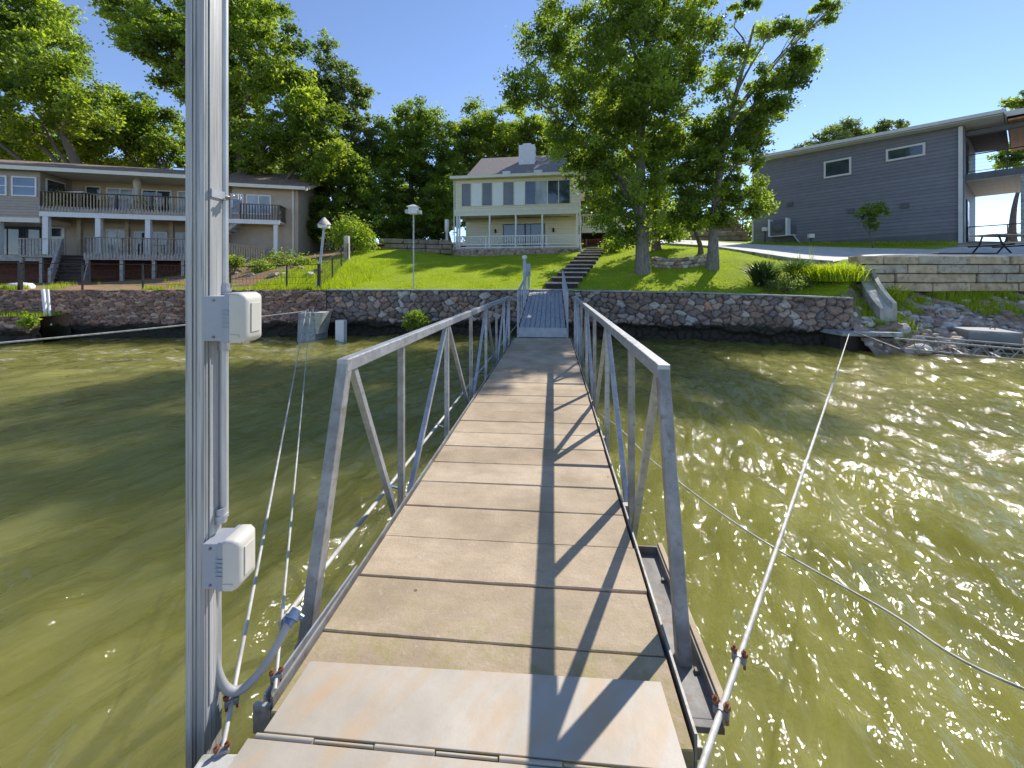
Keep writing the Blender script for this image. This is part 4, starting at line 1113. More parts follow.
# ------------------------------------------------------------ timber steps up the lawn
st = thing('garden_steps', 'dark timber steps with pale treads climbing the lawn from the ramp', 'steps', (1.6, 15.4, 1.6))
ns_ = 11
for i in range(ns_):
    t = i / (ns_ - 1); y = 15.75 + t * 10.0; x = 1.62 + t * 3.3; z = Tz(x, y)
    zt_ = max(1.68 + t * (Tz(4.92, 25.75) + 0.1 - 1.68), Tz(x, y + 0.5) + 0.05, Tz(x + 0.5, y + 0.6) + 0.04)
    b = MB(); b.box(x - 0.62 - 1.6, x + 0.62 - 1.6, y - 15.4, y - 15.4 + 1.02, zt_ - 0.30 - 1.6, zt_ - 0.012 - 1.6)
    s_ = b.part('step', M['tie'], st, 0.008)
    b = MB(); b.box(x - 0.64 - 1.6, x + 0.64 - 1.6, y - 15.4 - 0.04, y - 15.4 + 0.7, zt_ - 0.0115 - 1.6, zt_ + 0.05 - 1.6)
    b.part('tread', M['tread'], s_)
b = MB(); b.box(0.42, 1.95, 14.98, 15.75, 1.45, 1.66)
b.single('landing_slab', M['concrete'], 'small pale concrete landing between the ramp and the timber steps', 'slab', bevel=0.01)

# ------------------------------------------------------------ black fence of the left yard
fe = thing('wire_fence', 'low black metal fence with thin wires above the rubble wall and up the lawn edge', 'fence', (-14, 14.6, 1.6))
fl_ = [(-24, 13.9), (-19.3, 14.15), (-17.9, 14.3), (-15.9, 14.5), (-13.9, 14.7), (-10.9, 15.0), (-8.9, 15.2), (-7.75, 15.35)]
up_ = [(-7.75, 15.35), (-8.3, 17.6), (-8.9, 19.8), (-9.6, 22.2)]
base = Vector(fe.location)
zf = lambda p: Tz(*p) 
allp = fl_ + up_[1:]
for p in allp:
    z = zf(p); b = MB(); thick = 0.045 if p in (fl_[1], fl_[2], fl_[-1]) else 0.022
    b.box(p[0]-thick-base.x, p[0]+thick-base.x, p[1]-thick-base.y, p[1]+thick-base.y, z-0.1-base.z, z+0.98-base.z); b.part('post', M['black'], fe)
b = MB()
for i in range(len(allp) - 1):
    p, q = allp[i], allp[i+1]
    for h, r_ in ((0.95, 0.016), (0.72, 0.005), (0.48, 0.005), (0.24, 0.005)):
        b.tube([Vector((*p, zf(p)+h)) - base, Vector((*q, zf(q)+h)) - base], r_, 5)
b.part('rail', M['black'], fe)
b = MB()
for i in range(len(allp) - 1):
    p, q = Vector((*allp[i], zf(allp[i]))), Vector((*allp[i+1], zf(allp[i+1])))
    if i < 4 : continue
    k = int((q - p).length / 0.12)
    for j in range(k):
        a = p.lerp(q, j / k); c_ = p.lerp(q, (j + 1) / k)
        b.beam(a + Vector((0,0,0.03)) - base, c_ + Vector((0,0,0.92)) - base, 0.003, 0.003); b.beam(c_ + Vector((0,0,0.03)) - base, a + Vector((0,0,0.92)) - base, 0.003, 0.003)
b.part('wire_mesh', M['black'], fe)
b = MB(); e_ = Vector((-9.75, 22.4, Tz(-9.75, 22.4)))
b.box(e_.x-0.12, e_.x+0.12, e_.y-0.12, e_.y+0.12, e_.z-0.1, e_.z+1.35); b.single('gate_pier', M['rock_pale'], 'pale square pier at the upper end of the wire fence', 'pier', bevel=0.01)
# ------------------------------------------------------------ building helpers (in the house's own frame)
def window(root, u0, u1, z0, z1, v, pane='glass', frame='white', fw=0.07, mull=0, horiz=0, name='window', label=None, out=-1):
    """window on a facade facing -v; frame proud of the wall, pane a little behind the frame face"""
    b = MB(); yf, yb = sorted((v + out*0.055, v + out*0.003))
    b.box(u0, u1, yf, yb, z0, z0 + fw); b.box(u0, u1, yf, yb, z1 - fw, z1); b.box(u0, u0 + fw, yf, yb, z0 + fw, z1 - fw); b.box(u1 - fw, u1, yf, yb, z0 + fw, z1 - fw)
    for i in range(mull):
        x = u0 + (u1 - u0) * (i + 1) / (mull + 1); b.box(x - fw*0.4, x + fw*0.4, yf, yb, z0 + fw, z1 - fw)
    if horiz:
        z = z0 + (z1 - z0) * 0.5; b.box(u0 + fw, u1 - fw, yf + 0.006, yb, z - 0.025, z + 0.025)
    f = b.part(name, M[frame], root, label=label)
    b = MB(); b.box(u0 + fw*0.8, u1 - fw*0.8, v + out*0.030 - 0.004, v + out*0.030 + 0.004, z0 + fw*0.8, z1 - fw*0.8)
    b.part('pane', M[pane], f)
    return f
def railing(root, pts, h, mat, step=0.13, bw=0.02, name='railing', gap=0.08, rail=0.05, posts=True, topmat=None):
    """pts: (u, v, z) floor line"""
    b = MB(); pts = [Vector(p) for p in pts]
    for i in range(len(pts) - 1):
        p, q = pts[i], pts[i+1]; up = Vector((0, 0, 1))
        b.beam(p + up*h, q + up*h, rail*1.6, rail); b.beam(p + up*gap, q + up*gap, rail, rail)
        k = max(2, int((q - p).length / step))
        for j in range(k):
            a = p.lerp(q, (j + 0.5) / k); b.beam(a + up*gap, a + up*(h - rail/2), bw*2, bw*2)
        if posts:
            kk = max(1, round((q - p).length / 2.0))
            for j in range(kk + 1):
                a = p.lerp(q, j / kk); b.beam(a - up*0.05, a + up*(h + 0.05), 0.09, 0.09)
    return b.part(name, M[mat], root)

# ------------------------------------------------------------ cream house in the middle
h1 = thing('cream_house', 'cream two storey house with white porch railing, tall windows and white chimney', 'house', P(455.3, 249, 28.2), R(-8.6))
WD, DP = 8.70, 9.0
b = MB(); b.box(-0.25, WD + 0.1, -0.15, DP, -1.6, -0.08); b.part('foundation', M['mortared'], h1)
bpy.data.objects['foundation'].data.materials[0] = surf('foundation_stone', (0.26, 0.17, 0.13), (0.52, 0.42, 0.34), 5, 0.9, 0, 0.05, 6, c3=(0.09, 0.07, 0.06), s3=4)
b = MB(); b.box(-0.1, WD + 0.05, -0.1, 2.4, -0.078, 0.0); b.part('porch_floor', M['deckwood_grey'], h1)
b = MB(); b.box(0.05, WD - 0.15, 2.4, DP, -0.078, 2.45); b.part('lower_wall', M['cream'], h1)
b = MB(); b.box(0, WD, 0.0, DP, 2.72, 4.86); b.part('upper_wall', M['cream'], h1)
b = MB(); b.box(0.02, WD - 0.02, 0.08, 2.398, 2.50, 2.56); b.part('porch_ceiling', M['soffit'], h1)
b = MB(); b.box(-0.03, WD + 0.03, -0.04, 0.07, 2.30, 2.56); b.box(-0.05, WD + 0.05, -0.06, 0.07, 2.563, 2.717); b.box(-0.03, 0.06, 0.074, 2.4, 2.30, 2.56); b.box(WD-0.06, WD+0.03, 0.074, 2.4, 2.30, 2.56)
b.part('fascia_beam', M['cream_trim'], h1)
k = 82.5
U = lambda c: (c - 52) / k
def zh(y): return (249 - (y / 5.69 + 140)) * 0.0705
for a, c_, mt in ((100,152,'screen'),(160,218,'panel'),(222,277,'screen'),(285,342,'panel'),(347,402,'screen'),(408,468,'panel'),(472,528,'glass'),(533,592,'glass_curtain_glare'),(600,655,'glass'),(662,720,'glass')):  # the pale pane among the dark ones has its reflection painted in
    window(h1, U(a)-0.14, U(c_)-0.04, 2.95, 4.6, 0.0, mt, 'cream_trim', 0.04, label={'panel': 'window covered by a white panel', 'screen': 'window with a grey-blue screen'}.get(mt))
b = MB(); b.box(-0.22, WD + 0.35, -0.45, DP, 4.865, 4.90); b.box(-0.24, WD + 0.37, -0.52, -0.455, 4.83, 5.02); b.box(-0.24, -0.22, -0.45, DP, 4.83, 5.02); b.box(WD+0.352, WD+0.372, -0.45, DP, 4.83, 5.02)
b.part('eave', M['cream_trim'], h1)
# shed strip over the front room, then the steep main roof
ru0, ru1 = 0.75, 8.1
b = MB(); b.hexa([(-0.2, -0.45, 4.905), (WD+0.33, -0.45, 4.905), (WD+0.33, DP, 4.905), (-0.2, DP, 4.905)], [(-0.2, -0.45, 5.0), (WD+0.33, -0.45, 5.0), (WD+0.33, 1.2, 5.08), (-0.2, 1.2, 5.08)])
b.add([(ru0, 0.0, 5.06), (ru1, 0.0, 5.06), (ru1, 8.4, 5.0), (ru0, 8.4, 5.0), (ru0+0.1, 4.2, 7.6), (ru1-0.1, 4.2, 7.6)], [(0,1,5,4), (1,2,5), (2,3,4,5), (3,0,4), (0,3,2,1)])
rf = b.part('roof', M['shingle'], h1)
b = MB(); b.box(U(405)-0.1, U(405)+1.08, 2.2, 3.1, 5.8, 7.85); b.box(U(405)+0.2, U(405)+0.8, 2.35, 2.95, 7.852, 8.0)
b.part('chimney', M['white'], rf)
for c_ in (350, 533):
    b = MB(); b.box(U(c_)-0.28, U(c_)+0.28, 0.25, 0.6, 5.1, 5.42); b.part('roof_vent', M['white'], rf, 0.02)
for c_ in (62, 76, 256, 408, 559, 752):
    b = MB(); x = U(c_); b.box(x-0.055, x+0.055, 0.0, 0.11, 0.0, 2.30); b.part('porch_post', M['white'], h1)
railing(h1, [(0.05, 0.05, 0.0), (WD - 0.1, 0.05, 0.0)], 0.86, 'white', 0.12, 0.022, 'porch_railing', 0.28, 0.07)
b = MB(); b.box(0.05, WD-0.1, 0.03, 0.07, 0.04, 0.12); b.part('porch_rail_base', M['white'], h1)
window(h1, U(296), U(556), 0.02, 2.0, 2.4, 'glass', 'black', 0.05, 2, name='sliding_door')
for c_ in (248, 608):
    b = MB(); x = U(c_); b.box(x-0.07, x+0.07, 2.30, 2.395, 1.35, 1.6); b.lathe((x, 2.34, 1.6), [(0.09, 0.0), (0.0, 0.08)], 8); b.part('porch_light', M['black'], h1)
b = MB(); b.tube([(WD-0.02, -0.05, 4.85), (WD-0.02, 0.0, 4.5), (WD+0.02, -0.02, 0.2), (WD+0.1, -0.2, -0.3)], 0.045, 8); b.tube([(-0.05, -0.05, 4.85), (-0.08, 0.0, 4.5), (-0.08, 0.0, 0.2), (-0.25, -0.1, -0.4)], 0.045, 8)
b.part('downspout', M['white'], h1)
# side deck on the right
b = MB(); b.box(WD + 0.1, WD + 3.4, 3.2, 7.4, 1.35, 1.75)
sd = b.part('side_deck', M['cream_trim'], h1)
b = MB(); b.box(WD + 0.15, WD + 3.35, 3.25, 7.35, 1.28, 1.345); b.part('underside', M['tie'], sd)
for x, y in ((WD+3.2, 3.4), (WD+3.2, 7.2), (WD+0.5, 7.2)):
    b = MB(); b.box(x-0.07, x+0.07, y-0.07, y+0.07, -0.6, 1.278); b.part('post', M['cream_trim'], sd)
rl = MB()
for p, q in (((WD+0.1, 3.25), (WD+3.35, 3.25)), ((WD+3.35, 3.25), (WD+3.35, 7.35))):
    p, q = Vector((*p, 1.75)), Vector((*q, 1.75)); rl.beam(p + Vector((0,0,0.95)), q + Vector((0,0,0.95)), 0.08, 0.06); rl.beam(p + Vector((0,0,0.1)), q + Vector((0,0,0.1)), 0.05, 0.05)
    kk = int((q-p).length / 0.16)
    for j in range(kk + 1): a = p.lerp(q, j/kk); rl.beam(a, a + Vector((0,0,0.95)), 0.04, 0.04)
rl.part('railing', M['white'], sd)
b = MB(); b.box(WD+0.3, WD+3.0, 7.8, 8.0, -0.4, 1.3); b.part('lattice_screen', M['brickred'], sd)

# ------------------------------------------------------------ taupe house with decks on the left
h2 = thing('taupe_house', 'long taupe house with two levels of timber decks and a low brown roof', 'house', (-27.97, 23.5, 0.0), math.atan2(1, 3.87))
GZ = 1.5
b = MB(); b.box(-14, 12.9, 2.2, 10, 3.45, 8.45); b.box(-14, -0.25, 0.02, 2.19, 5.62, 8.35)
b.part('wall', M['taupe'], h2)
b = MB(); b.box(-14.01, -0.24, -0.006, 0.012, 5.72, 8.34); b.box(-0.238, -0.22, 0.0, 2.19, 5.72, 8.34); b.part('siding', M['taupe_siding'], h2)
b = MB(); b.box(-14, -0.23, -0.03, 2.18, 5.35, 5.615); b.part('belt_beam', M['cream_trim'], h2)
b = MB(); b.box(-14, 12.9, 2.35, 9.9, 0.9, 3.44); b.part('basement_wall', M['brickred'], h2)
b = MB(); b.box(-14, -0.25, 0.1, 2.18, 3.1, 3.44); b.part('terrace_floor', M['concrete'], h2)
def low_roof(u0, u1, v0, v1, ze, zr, mat, th=0.12, over=0.3, back=True):
    b = MB(); vm = (v0 + v1) / 2
    b.hexa([(u0, v0, ze), (u1, v0, ze), (u1, vm, zr), (u0, vm, zr)], [(u0, v0, ze+th), (u1, v0, ze+th), (u1, vm, zr+th), (u0, vm, zr+th)])
    b.hexa([(u0, vm, zr), (u1, vm, zr), (u1, v1, ze), (u0, v1, ze)], [(u0, vm, zr+th), (u1, vm, zr+th), (u1, v1, ze+th), (u0, v1, ze+th)])
    return b
r_ = low_roof(-14.3, 7.9, -0.45, 10.4, 8.42, 9.95, 'shingle_brown').part('roof', M['shingle_brown'], h2)
b = MB(); b.box(-14.3, 7.9, -0.53, -0.455, 8.30, 8.52); b.part('gutter', M['cream_trim'], r_)
b = MB(); b.box(-14.3, 7.9, -0.44, 2.19, 8.36, 8.40); b.part('soffit', M['soffit_white'], r_)
# upper deck
b = MB(); b.box(-0.2, 8.9, -0.05, 2.18, 6.05, 6.2)
ud = b.part('upper_deck', M['deckwood'], h2)
b = MB(); b.box(-0.2, 8.9, -0.10, -0.055, 5.72, 6.02); b.part('white_beam', M['white'], ud)
b = MB(); b.box(-0.2, 8.9, -0.14, -0.055, 6.025, 6.22)
for i in range(60): b.box(-0.18 + i*0.152, -0.10 + i*0.152, -0.165, -0.141, 6.03, 6.32)
b.part('rim', M['deckwood_grey'], ud)
def deck_rail(root, pts, h, mat, top, name='railing', step=0.16):
    b = MB(); pts = [Vector(p) for p in pts]; up = Vector((0,0,1))
    for i in range(len(pts)-1):
        p, q = pts[i], pts[i+1]; b.beam(p+up*h, q+up*h, 0.14, 0.045)
        kk = max(1, round((q-p).length/1.7))
        for j in range(kk+1): a = p.lerp(q, j/kk); b.beam(a-up*0.1, a+up*(h-0.02), 0.09, 0.09)
    rl = b.part(name, M[top], root)
    b = MB()
    for i in range(len(pts)-1):
        p, q = pts[i], pts[i+1]; kk = int((q-p).length/step)
        for j in range(kk): a = p.lerp(q, (j+0.5)/kk); b.beam(a-up*0.05, a+up*(h-0.03), 0.045, 0.045)
    o = b.part('baluster_row', M[mat], root); return rl
deck_rail(ud, [(-0.12, 2.1, 6.2), (-0.12, -0.04, 6.2), (8.85, -0.04, 6.2)], 0.98, 'deckwood_tan', 'dark_stair')
for u in (0.05, 2.55, 5.05, 7.6):
    b = MB(); b.box(u-0.13, u+0.13, -0.06, 0.18, 3.5, 5.72); b.part('white_column', M['white'], ud)
for u in (0.8, 3.25, 5.65, 8.2):
    b = MB(); b.box(u-0.1, u+0.1, 1.2, 1.4, 3.5, 6.04); b.part('timber_post', M['deckwood_tan'], ud)
# lower deck
b = MB(); b.box(2.35, 9.4, -0.75, 2.18, 3.35, 3.5); b.box(-0.2, 2.34, 0.0, 2.18, 3.35, 3.5)
ld = b.part('lower_deck', M['deckwood'], h2)
b = MB(); b.box(2.35, 9.4, -0.80, -0.755, 3.18, 3.48)
for i in range(44): b.box(2.38 + i*0.158, 2.46 + i*0.158, -0.83, -0.801, 3.25, 3.6)
b.part('rim', M['deckwood_grey'], ld)
deck_rail(ld, [(2.4, 0.5, 3.5), (2.4, -0.73, 3.5), (9.35, -0.73, 3.5)], 1.0, 'deckwood_grey', 'deckwood')
for u in (2.45, 4.1, 5.7, 7.2, 9.3):
    b = MB(); b.box(u-0.08, u+0.08, -0.72, -0.56, 1.2, 3.35); b.part('post', M['deckwood_grey'], ld)
# upper windows and doors behind the deck
window(h2, -13.5, -12.4, 6.9, 8.0, 0.0, 'glass_blue', 'white', 0.07, 0, 1)
for u in (-4.35, -2.85, -1.5):
    window(h2, u, u+1.15, 6.85, 8.0, -0.012, 'glass_blue', 'white', 0.08, 0, 1)
b = MB(); b.box(-0.219, -0.18, 0.35, 1.7, 7.15, 8.05); f_ = b.part('window', M['white'], h2)
b = MB(); b.box(-0.179, -0.17, 0.43, 1.62, 7.23, 7.97); b.part('pane', M['glass'], f_)
window(h2, 0.5, 1.33, 6.25, 8.05, 2.2, 'glass', 'cream_trim', 0.08, 0, name='deck_door')
window(h2, 1.6, 3.1, 6.25, 8.0, 2.2, 'glass_curtain_glare', 'white', 0.09, 1, name='sliding_door')
window(h2, 3.5, 5.2, 6.25, 8.0, 2.2, 'glass', 'white', 0.09, 1, name='sliding_door')
window(h2, 5.5, 6.6, 6.25, 8.0, 2.2, 'glass_curtain_glare', 'white', 0.09, 0, name='deck_door')
window(h2, 7.4, 8.7, 6.25, 8.0, 2.2, 'glass', 'white', 0.09, 1, name='sliding_door')
# lower doors
window(h2, -4.2, -1.75, 3.5, 5.3, 2.2, 'glass', 'black', 0.06, 2, name='sliding_door')
for u in (-4.2, -2.45):
    b = MB(); b.box(u, u+0.32, 0.1, 0.35, 3.44, 5.35); b.part('white_column', M['white'], h2)
b = MB(); b.box(-1.4, -0.55, 2.14, 2.196, 3.5, 5.45); dr = b.part('entry_door', M['white'], h2)
b = MB(); b.box(-1.25, -0.7, 2.128, 2.139, 4.75, 5.25); b.part('pane', M['glass'], dr)
window(h2, 1.6, 2.7, 3.55, 5.3, 2.2, 'glass_curtain_glare', 'cream_trim', 0.08, 1, name='sliding_door')
window(h2, 3.1, 4.95, 3.55, 5.2, 2.2, 'glass', 'white', 0.09, 2, name='sliding_door')
window(h2, 5.4, 6.7, 3.55, 5.2, 2.2, 'glass_curtain_glare', 'white', 0.09, 1, name='sliding_door')
# deck stairs to the yard
dsx = 0.35
stp = thing('deck_stairs', 'dark wooden stairs with plank sided railing from the lower deck to the yard', 'stairs', h2.location + Vector((0, 0, 0)), h2.rotation_euler.z)
b = MB()
n_ = 9
for i in range(n_):
    t = i / n_; z = 3.45 - t * 1.75; v = -0.1 - i * 0.2
    q_ = -0.47 * v; b.box(0.85+q_, 2.1+q_, v - 0.22, v, z - 0.04, z); b.box(0.86+q_, 2.09+q_, v - 0.03, v - 0.005, z - 0.2, z - 0.041)
b.part('treads', M['dark_stair'], stp)
for uu in (0.80, 2.15):
    b = MB(); b.beam((uu, -0.05, 3.35), (uu+0.94, -2.0, 1.65), 0.05, 0.26); b.part('stringer', M['deckwood_grey'], stp)
b = MB(); b.beam((0.75, 0.0, 4.42), (1.69, -2.0, 2.6), 0.12, 0.05); b.box(1.62, 1.76, -2.1, -1.95, 1.4, 2.65); b.box(0.69, 0.82, 0.0, 0.12, 3.4, 4.45)
for j in range(15):
    t = (j+0.5)/15; b.beam((0.75+0.94*t, -2.0*t, 3.4 - 1.75*t), (0.75+0.94*t, -2.0*t, 4.4 - 1.8*t), 0.03, 0.12)
b.part('railing', M['deckwood_grey'], stp)
b = MB(); b.box(-1.2, 0.9, -0.05, 1.9, 3.32, 3.44)
for u_, v_ in ((-1.1, 0), (-0.2, 0), (0.6, 0)): b.box(u_-0.07, u_+0.07, v_, v_+0.14, 1.2, 3.31)
b.beam((-1.2, 0, 4.4), (0.72, 0, 4.4), 0.12, 0.05)
for j in range(12): b.box(-1.16 + j*0.155, -1.08 + j*0.155, -0.03, 0.02, 3.4, 4.39)
b.part('landing', M['deckwood_grey'], stp)
# right hand wing
b = MB(); b.box(9.2, 13.2, 0.9, 9.5, 2.2, 8.25); wg = b.part('wing_wall', M['taupe'], h2)
r2 = low_roof(8.0, 13.75, 0.35, 10.2, 8.22, 10.2, 'shingle_brown').part('roof', M['shingle_brown'], h2)
b = MB(); b.box(7.95, 13.78, 0.27, 0.345, 8.12, 8.34)
for s0, s1, z0, z1 in ((0.35, 5.27, 8.15, 9.68), (10.2, 5.27, 8.15, 9.68)):
    b.beam((13.78, s0, z0 + 0.03), (13.78, s1, z1 + 0.03), 0.05, 0.24)
b.part('gutter', M['cream_trim'], r2)
b = MB(); b.add([(13.2, 0.9, 8.25), (13.2, 9.5, 8.25), (13.2, 5.2, 9.7)], [(0, 1, 2)]); b.part('gable', M['taupe'], h2)
window(h2, 10.05, 11.55, 6.4, 7.75, 0.9, 'glass_curtain_glare', 'white', 0.09, 1, name='sliding_door')
window(h2, 9.2, 9.9, 6.4, 7.75, 0.9, 'glass_blue', 'white', 0.08, 0)
b = MB(); b.box(9.3, 12.4, -0.35, 0.89, 5.75, 5.9); bl = b.part('balcony', M['white'], h2)
b = MB(); b.box(9.25, 12.45, -0.40, -0.352, 5.62, 5.9); b.part('rim', M['white'], bl)
deck_rail(bl, [(10.1, -0.33, 5.9), (12.4, -0.33, 5.9), (12.4, 0.85, 5.9)], 1.0, 'dark_stair', 'deckwood')
b = MB(); b.box(12.05, 12.28, -0.3, -0.08, 3.0, 5.62); b.part('column', M['white'], bl)
b = MB(); b.box(12.85, 12.95, 0.79, 0.89, 3.2, 8.2); b.part('downspout', M['cream_trim'], h2)
# wing stairs down to the left
ws = thing('wing_stairs', 'grey timber stairs dropping left from the small balcony to the deck', 'stairs', h2.location, h2.rotation_euler.z)
b = MB()
b.beam((10.05, -0.3, 5.8), (7.6, -0.3, 3.6), 0.05, 0.26); b.beam((10.05, 0.5, 5.8), (7.6, 0.5, 3.6), 0.05, 0.26)
for i in range(9): b.box(7.75 + i*0.26, 8.05 + i*0.26, -0.28, 0.48, 3.66 + i*0.24, 3.70 + i*0.24)
b.part('treads', M['deckwood_grey'], ws)
b = MB(); b.beam((10.05, -0.33, 6.9), (7.6, -0.33, 4.7), 0.1, 0.05)
for i in range(15): t = i/14; b.beam((7.6 + 2.45*t, -0.33, 3.7 + 2.15*t), (7.6 + 2.45*t, -0.33, 4.7 + 2.2*t), 0.04, 0.04)
b.part('railing', M['deckwood_grey'], ws)
# tan picket fence below the wing
pf = thing('picket_fence', 'tan vertical picket fence sloping down below the small balcony', 'fence', h2.location, h2.rotation_euler.z)
b = MB()
for i in range(26):
    u = 8.3 + i * 0.135; zt_ = 4.45 - (i / 26) * 0.45; b.box(u, u + 0.09, -1.0, -0.96, zt_ - 1.25, zt_)
b.part('pickets', M['deckwood_tan'], pf)
b = MB(); b.beam((8.25, -0.98, 4.47), (11.85, -0.98, 4.0), 0.12, 0.04); b.beam((8.25, -0.94, 3.5), (11.85, -0.94, 3.1), 0.04, 0.08); b.part('rail', M['deckwood_tan'], pf)
# low lean-to behind the wing
b = MB(); b.box(13.3, 14.9, 7.5, 11.5, 3.4, 6.9); lt = b.part('side_wing', M['taupe'], h2)
b = MB(); b.hexa([(13.2, 7.0, 7.25), (15.3, 7.0, 6.75), (15.3, 12, 6.75), (13.2, 12, 7.25)], [(13.2, 7.0, 7.4), (15.3, 7.0, 6.9), (15.3, 12, 6.9), (13.2, 12, 7.4)]); b.part('roof', M['shingle_dark'], lt)
window(h2, 13.7, 14.5, 5.2, 6.3, 7.5, 'glass', 'white', 0.07, 0)

# things standing on the upper deck --------------------------------------------------
def H2(u, v, z): return h2.matrix_basis @ Vector((u, v, z))
bpy.context.view_layer.update()
um = thing('patio_umbrella', 'closed beige patio umbrella standing on the upper deck of the taupe house', 'umbrella', H2(4.1, 0.7, 6.2))
b = MB(); b.tube([(0, 0, 0), (0, 0, 2.2)], 0.025, 8); b.part('pole', M['white'], um)
b = MB(); b.lathe((0, 0, 0.7), [(0.16, 0), (0.22, 0.1), (0.13, 0.55), (0.20, 1.0), (0.22, 1.3), (0.10, 1.52), (0.0, 1.58)], 10); b.part('canopy', M['umbrella'], um)
def potted(name, label, p, h, r, mat='leaf_lit', seed=1, n=260, pot='terracotta'):
    t = thing(name, label, 'potted plant', p)
    b = MB(); b.lathe((0, 0, 0), [(0.0, 0.0), (0.13, 0.0), (0.18, 0.3), (0.15, 0.3), (0.0, 0.28)], 12); b.part('pot', M[pot], t)
    g2 = np.random.default_rng(seed); c = np.stack([g2.normal(0, r*0.45, n), g2.normal(0, r*0.45, n), 0.3 + g2.uniform(0, h, n)], -1)
    V, Fc = leaf_quads(c, 0.10, g2); o = link_mesh('foliage', np_mesh('foliage', V, Fc, M[mat], tint=g2.uniform(0.3, 1, n)), t); return t
def leaf_quads(c, size, g2, up=0.25, asp=0.55):
    n = len(c); nrm = g2.normal(0, 1, (n, 3)); nrm[:, 2] += up; nrm /= np.linalg.norm(nrm, axis=1)[:, None]
    a = g2.normal(0, 1, (n, 3)); a -= nrm * (a * nrm).sum(1)[:, None]; a /= np.linalg.norm(a, axis=1)[:, None]; bb = np.cross(nrm, a)
    s = size * g2.uniform(0.6, 1.35, n)[:, None]
    v0 = c - a * s * 0.5; v2 = c + a * s * 0.5; v1 = c + bb * s * asp * 0.5 + nrm * s * 0.10; v3 = c - bb * s * asp * 0.5 + nrm * s * 0.10
    return np.stack([v0, v1, v2, v3], 1).reshape(-1, 3), np.arange(4*n).reshape(-1, 4)
for i, (u, h, lab) in enumerate(((0.35, 0.9, 'tall leafy potted plant at the left end of the upper deck'), (2.9, 0.6, 'low spreading potted plant mid way along the upper deck'), (4.75, 0.65, 'potted plant with yellow tips right of the closed umbrella'))):
    potted('potted_plant', lab, H2(u, 0.45, 6.2), h, 0.55, seed=40+i)
gr = thing('barbecue_grill', 'black barbecue grill on the upper deck beside the slanted white table', 'grill', H2(0.1, 1.3, 6.2))
b = MB(); b.box(-0.35, 0.35, -0.25, 0.25, 0.75, 0.95); b.part('body', M['black'], gr, 0.02)
b = MB(); b.lathe((0, 0, 0.952), [(0.34, 0), (0.32, 0.2), (0.2, 0.35), (0, 0.4)], 14); b.part('lid', M['black'], gr)
b = MB(); [b.box(x-0.03, x+0.03, y-0.03, y+0.03, 0, 0.75) for x in (-0.3, 0.3) for y in (-0.2, 0.2)]; b.part('legs', M['black'], gr)
tb = thing('deck_table', 'white topped table on the upper deck near the barbecue grill', 'table', H2(1.0, 0.8, 6.2))
b = MB(); b.box(-0.8, 0.8, -0.45, 0.45, 1.06, 1.12); b.part('tabletop', M['white'], tb, 0.01)
for x in (-0.7, 0.7):
    b = MB(); b.box(x-0.03, x+0.03, -0.35, 0.35, 0.0, 1.058); b.part('leg', M['black'], tb)
b = MB()
for i in range(9): b.box(-0.45 + i*0.1, -0.35 + i*0.1, -0.02 + 0.02*(i % 2), 0.0 + 0.02*(i % 2), 0.25, 0.95)
tw = b.single('hanging_towel', M['blue_cloth'], 'blue and white towel hung behind the upper deck railing', 'towel'); tw.location = H2(3.5, 0.12, 6.3); tw.rotation_euler.z = h2.rotation_euler.z

# ------------------------------------------------------------ slate house on the right
A3 = Vector((22.5, 20.3, 0)); rz3 = math.atan2(0.785, -0.62)     # local x runs back along the visible side wall
h3 = thing('slate_house', 'dark slate sided house with high narrow windows and open timber ceilinged porch', 'house', A3, rz3)
# local frame: x along side wall (0 at near corner), y: positive = left of x direction. outward side (to the camera) is +y
LW = 10.05
b = MB(); b.hexa([(0, -7, 2.9), (LW, -7, 3.4), (LW, 0, 3.4), (0, 0, 2.9)], [(0, -7, 9.85), (LW, -7, 10.25), (LW, 0, 10.25), (0, 0, 9.85)]); b.part('wall', M['slate'], h3)
b = MB(); b.hexa([(0.0, 0.001, 2.9), (LW*0.55, 0.001, 3.3), (LW*0.55, 0.02, 3.3), (0.0, 0.02, 2.9)], [(0.0, 0.001, 4.45), (LW*0.55, 0.001, 4.42), (LW*0.55, 0.02, 4.42), (0.0, 0.02, 4.45)]); b.part('foundation', M['slate_trim'], h3)
b = MB(); b.hexa([(-1.3, -7.5, 9.86), (LW+0.5, -7.5, 10.28), (LW+0.5, 0.75, 10.28), (-1.3, 0.75, 9.86)], [(-1.3, -7.5, 10.0), (LW+0.5, -7.5, 10.42), (LW+0.5, 0.75, 10.42), (-1.3, 0.75, 10.0)]); r3 = b.part('roof', M['shingle_dark'], h3)
b = MB(); b.beam((-1.34, 0.78, 9.96), (LW+0.5, 0.78, 10.38), 0.06, 0.17); b.beam((-1.34, 0.78, 9.92), (-1.34, -1.3, 9.92), 0.06, 0.26); b.part('fascia', M['soffit_white'], r3)
b = MB(); b.hexa([(-1.28, -1.3, 9.82), (LW+0.48, -1.3, 10.24), (LW+0.48, 0.73, 10.24), (-1.28, 0.73, 9.82)], [(-1.28, -1.3, 9.855), (LW+0.48, -1.3, 10.275), (LW+0.48, 0.73, 10.275), (-1.28, 0.73, 9.855)]); b.part('soffit', M['soffit_white'], r3)
def sx3(px):  # distance along the side wall for a picture column
    k = (px - CX) / F; return (22.5 - k * 20.3) / (0.62 + k * 0.785)
def zz3(px, py):
    s = sx3(px); Y = 20.3 + 0.785 * s; return EYE + (HY - py) / F * Y
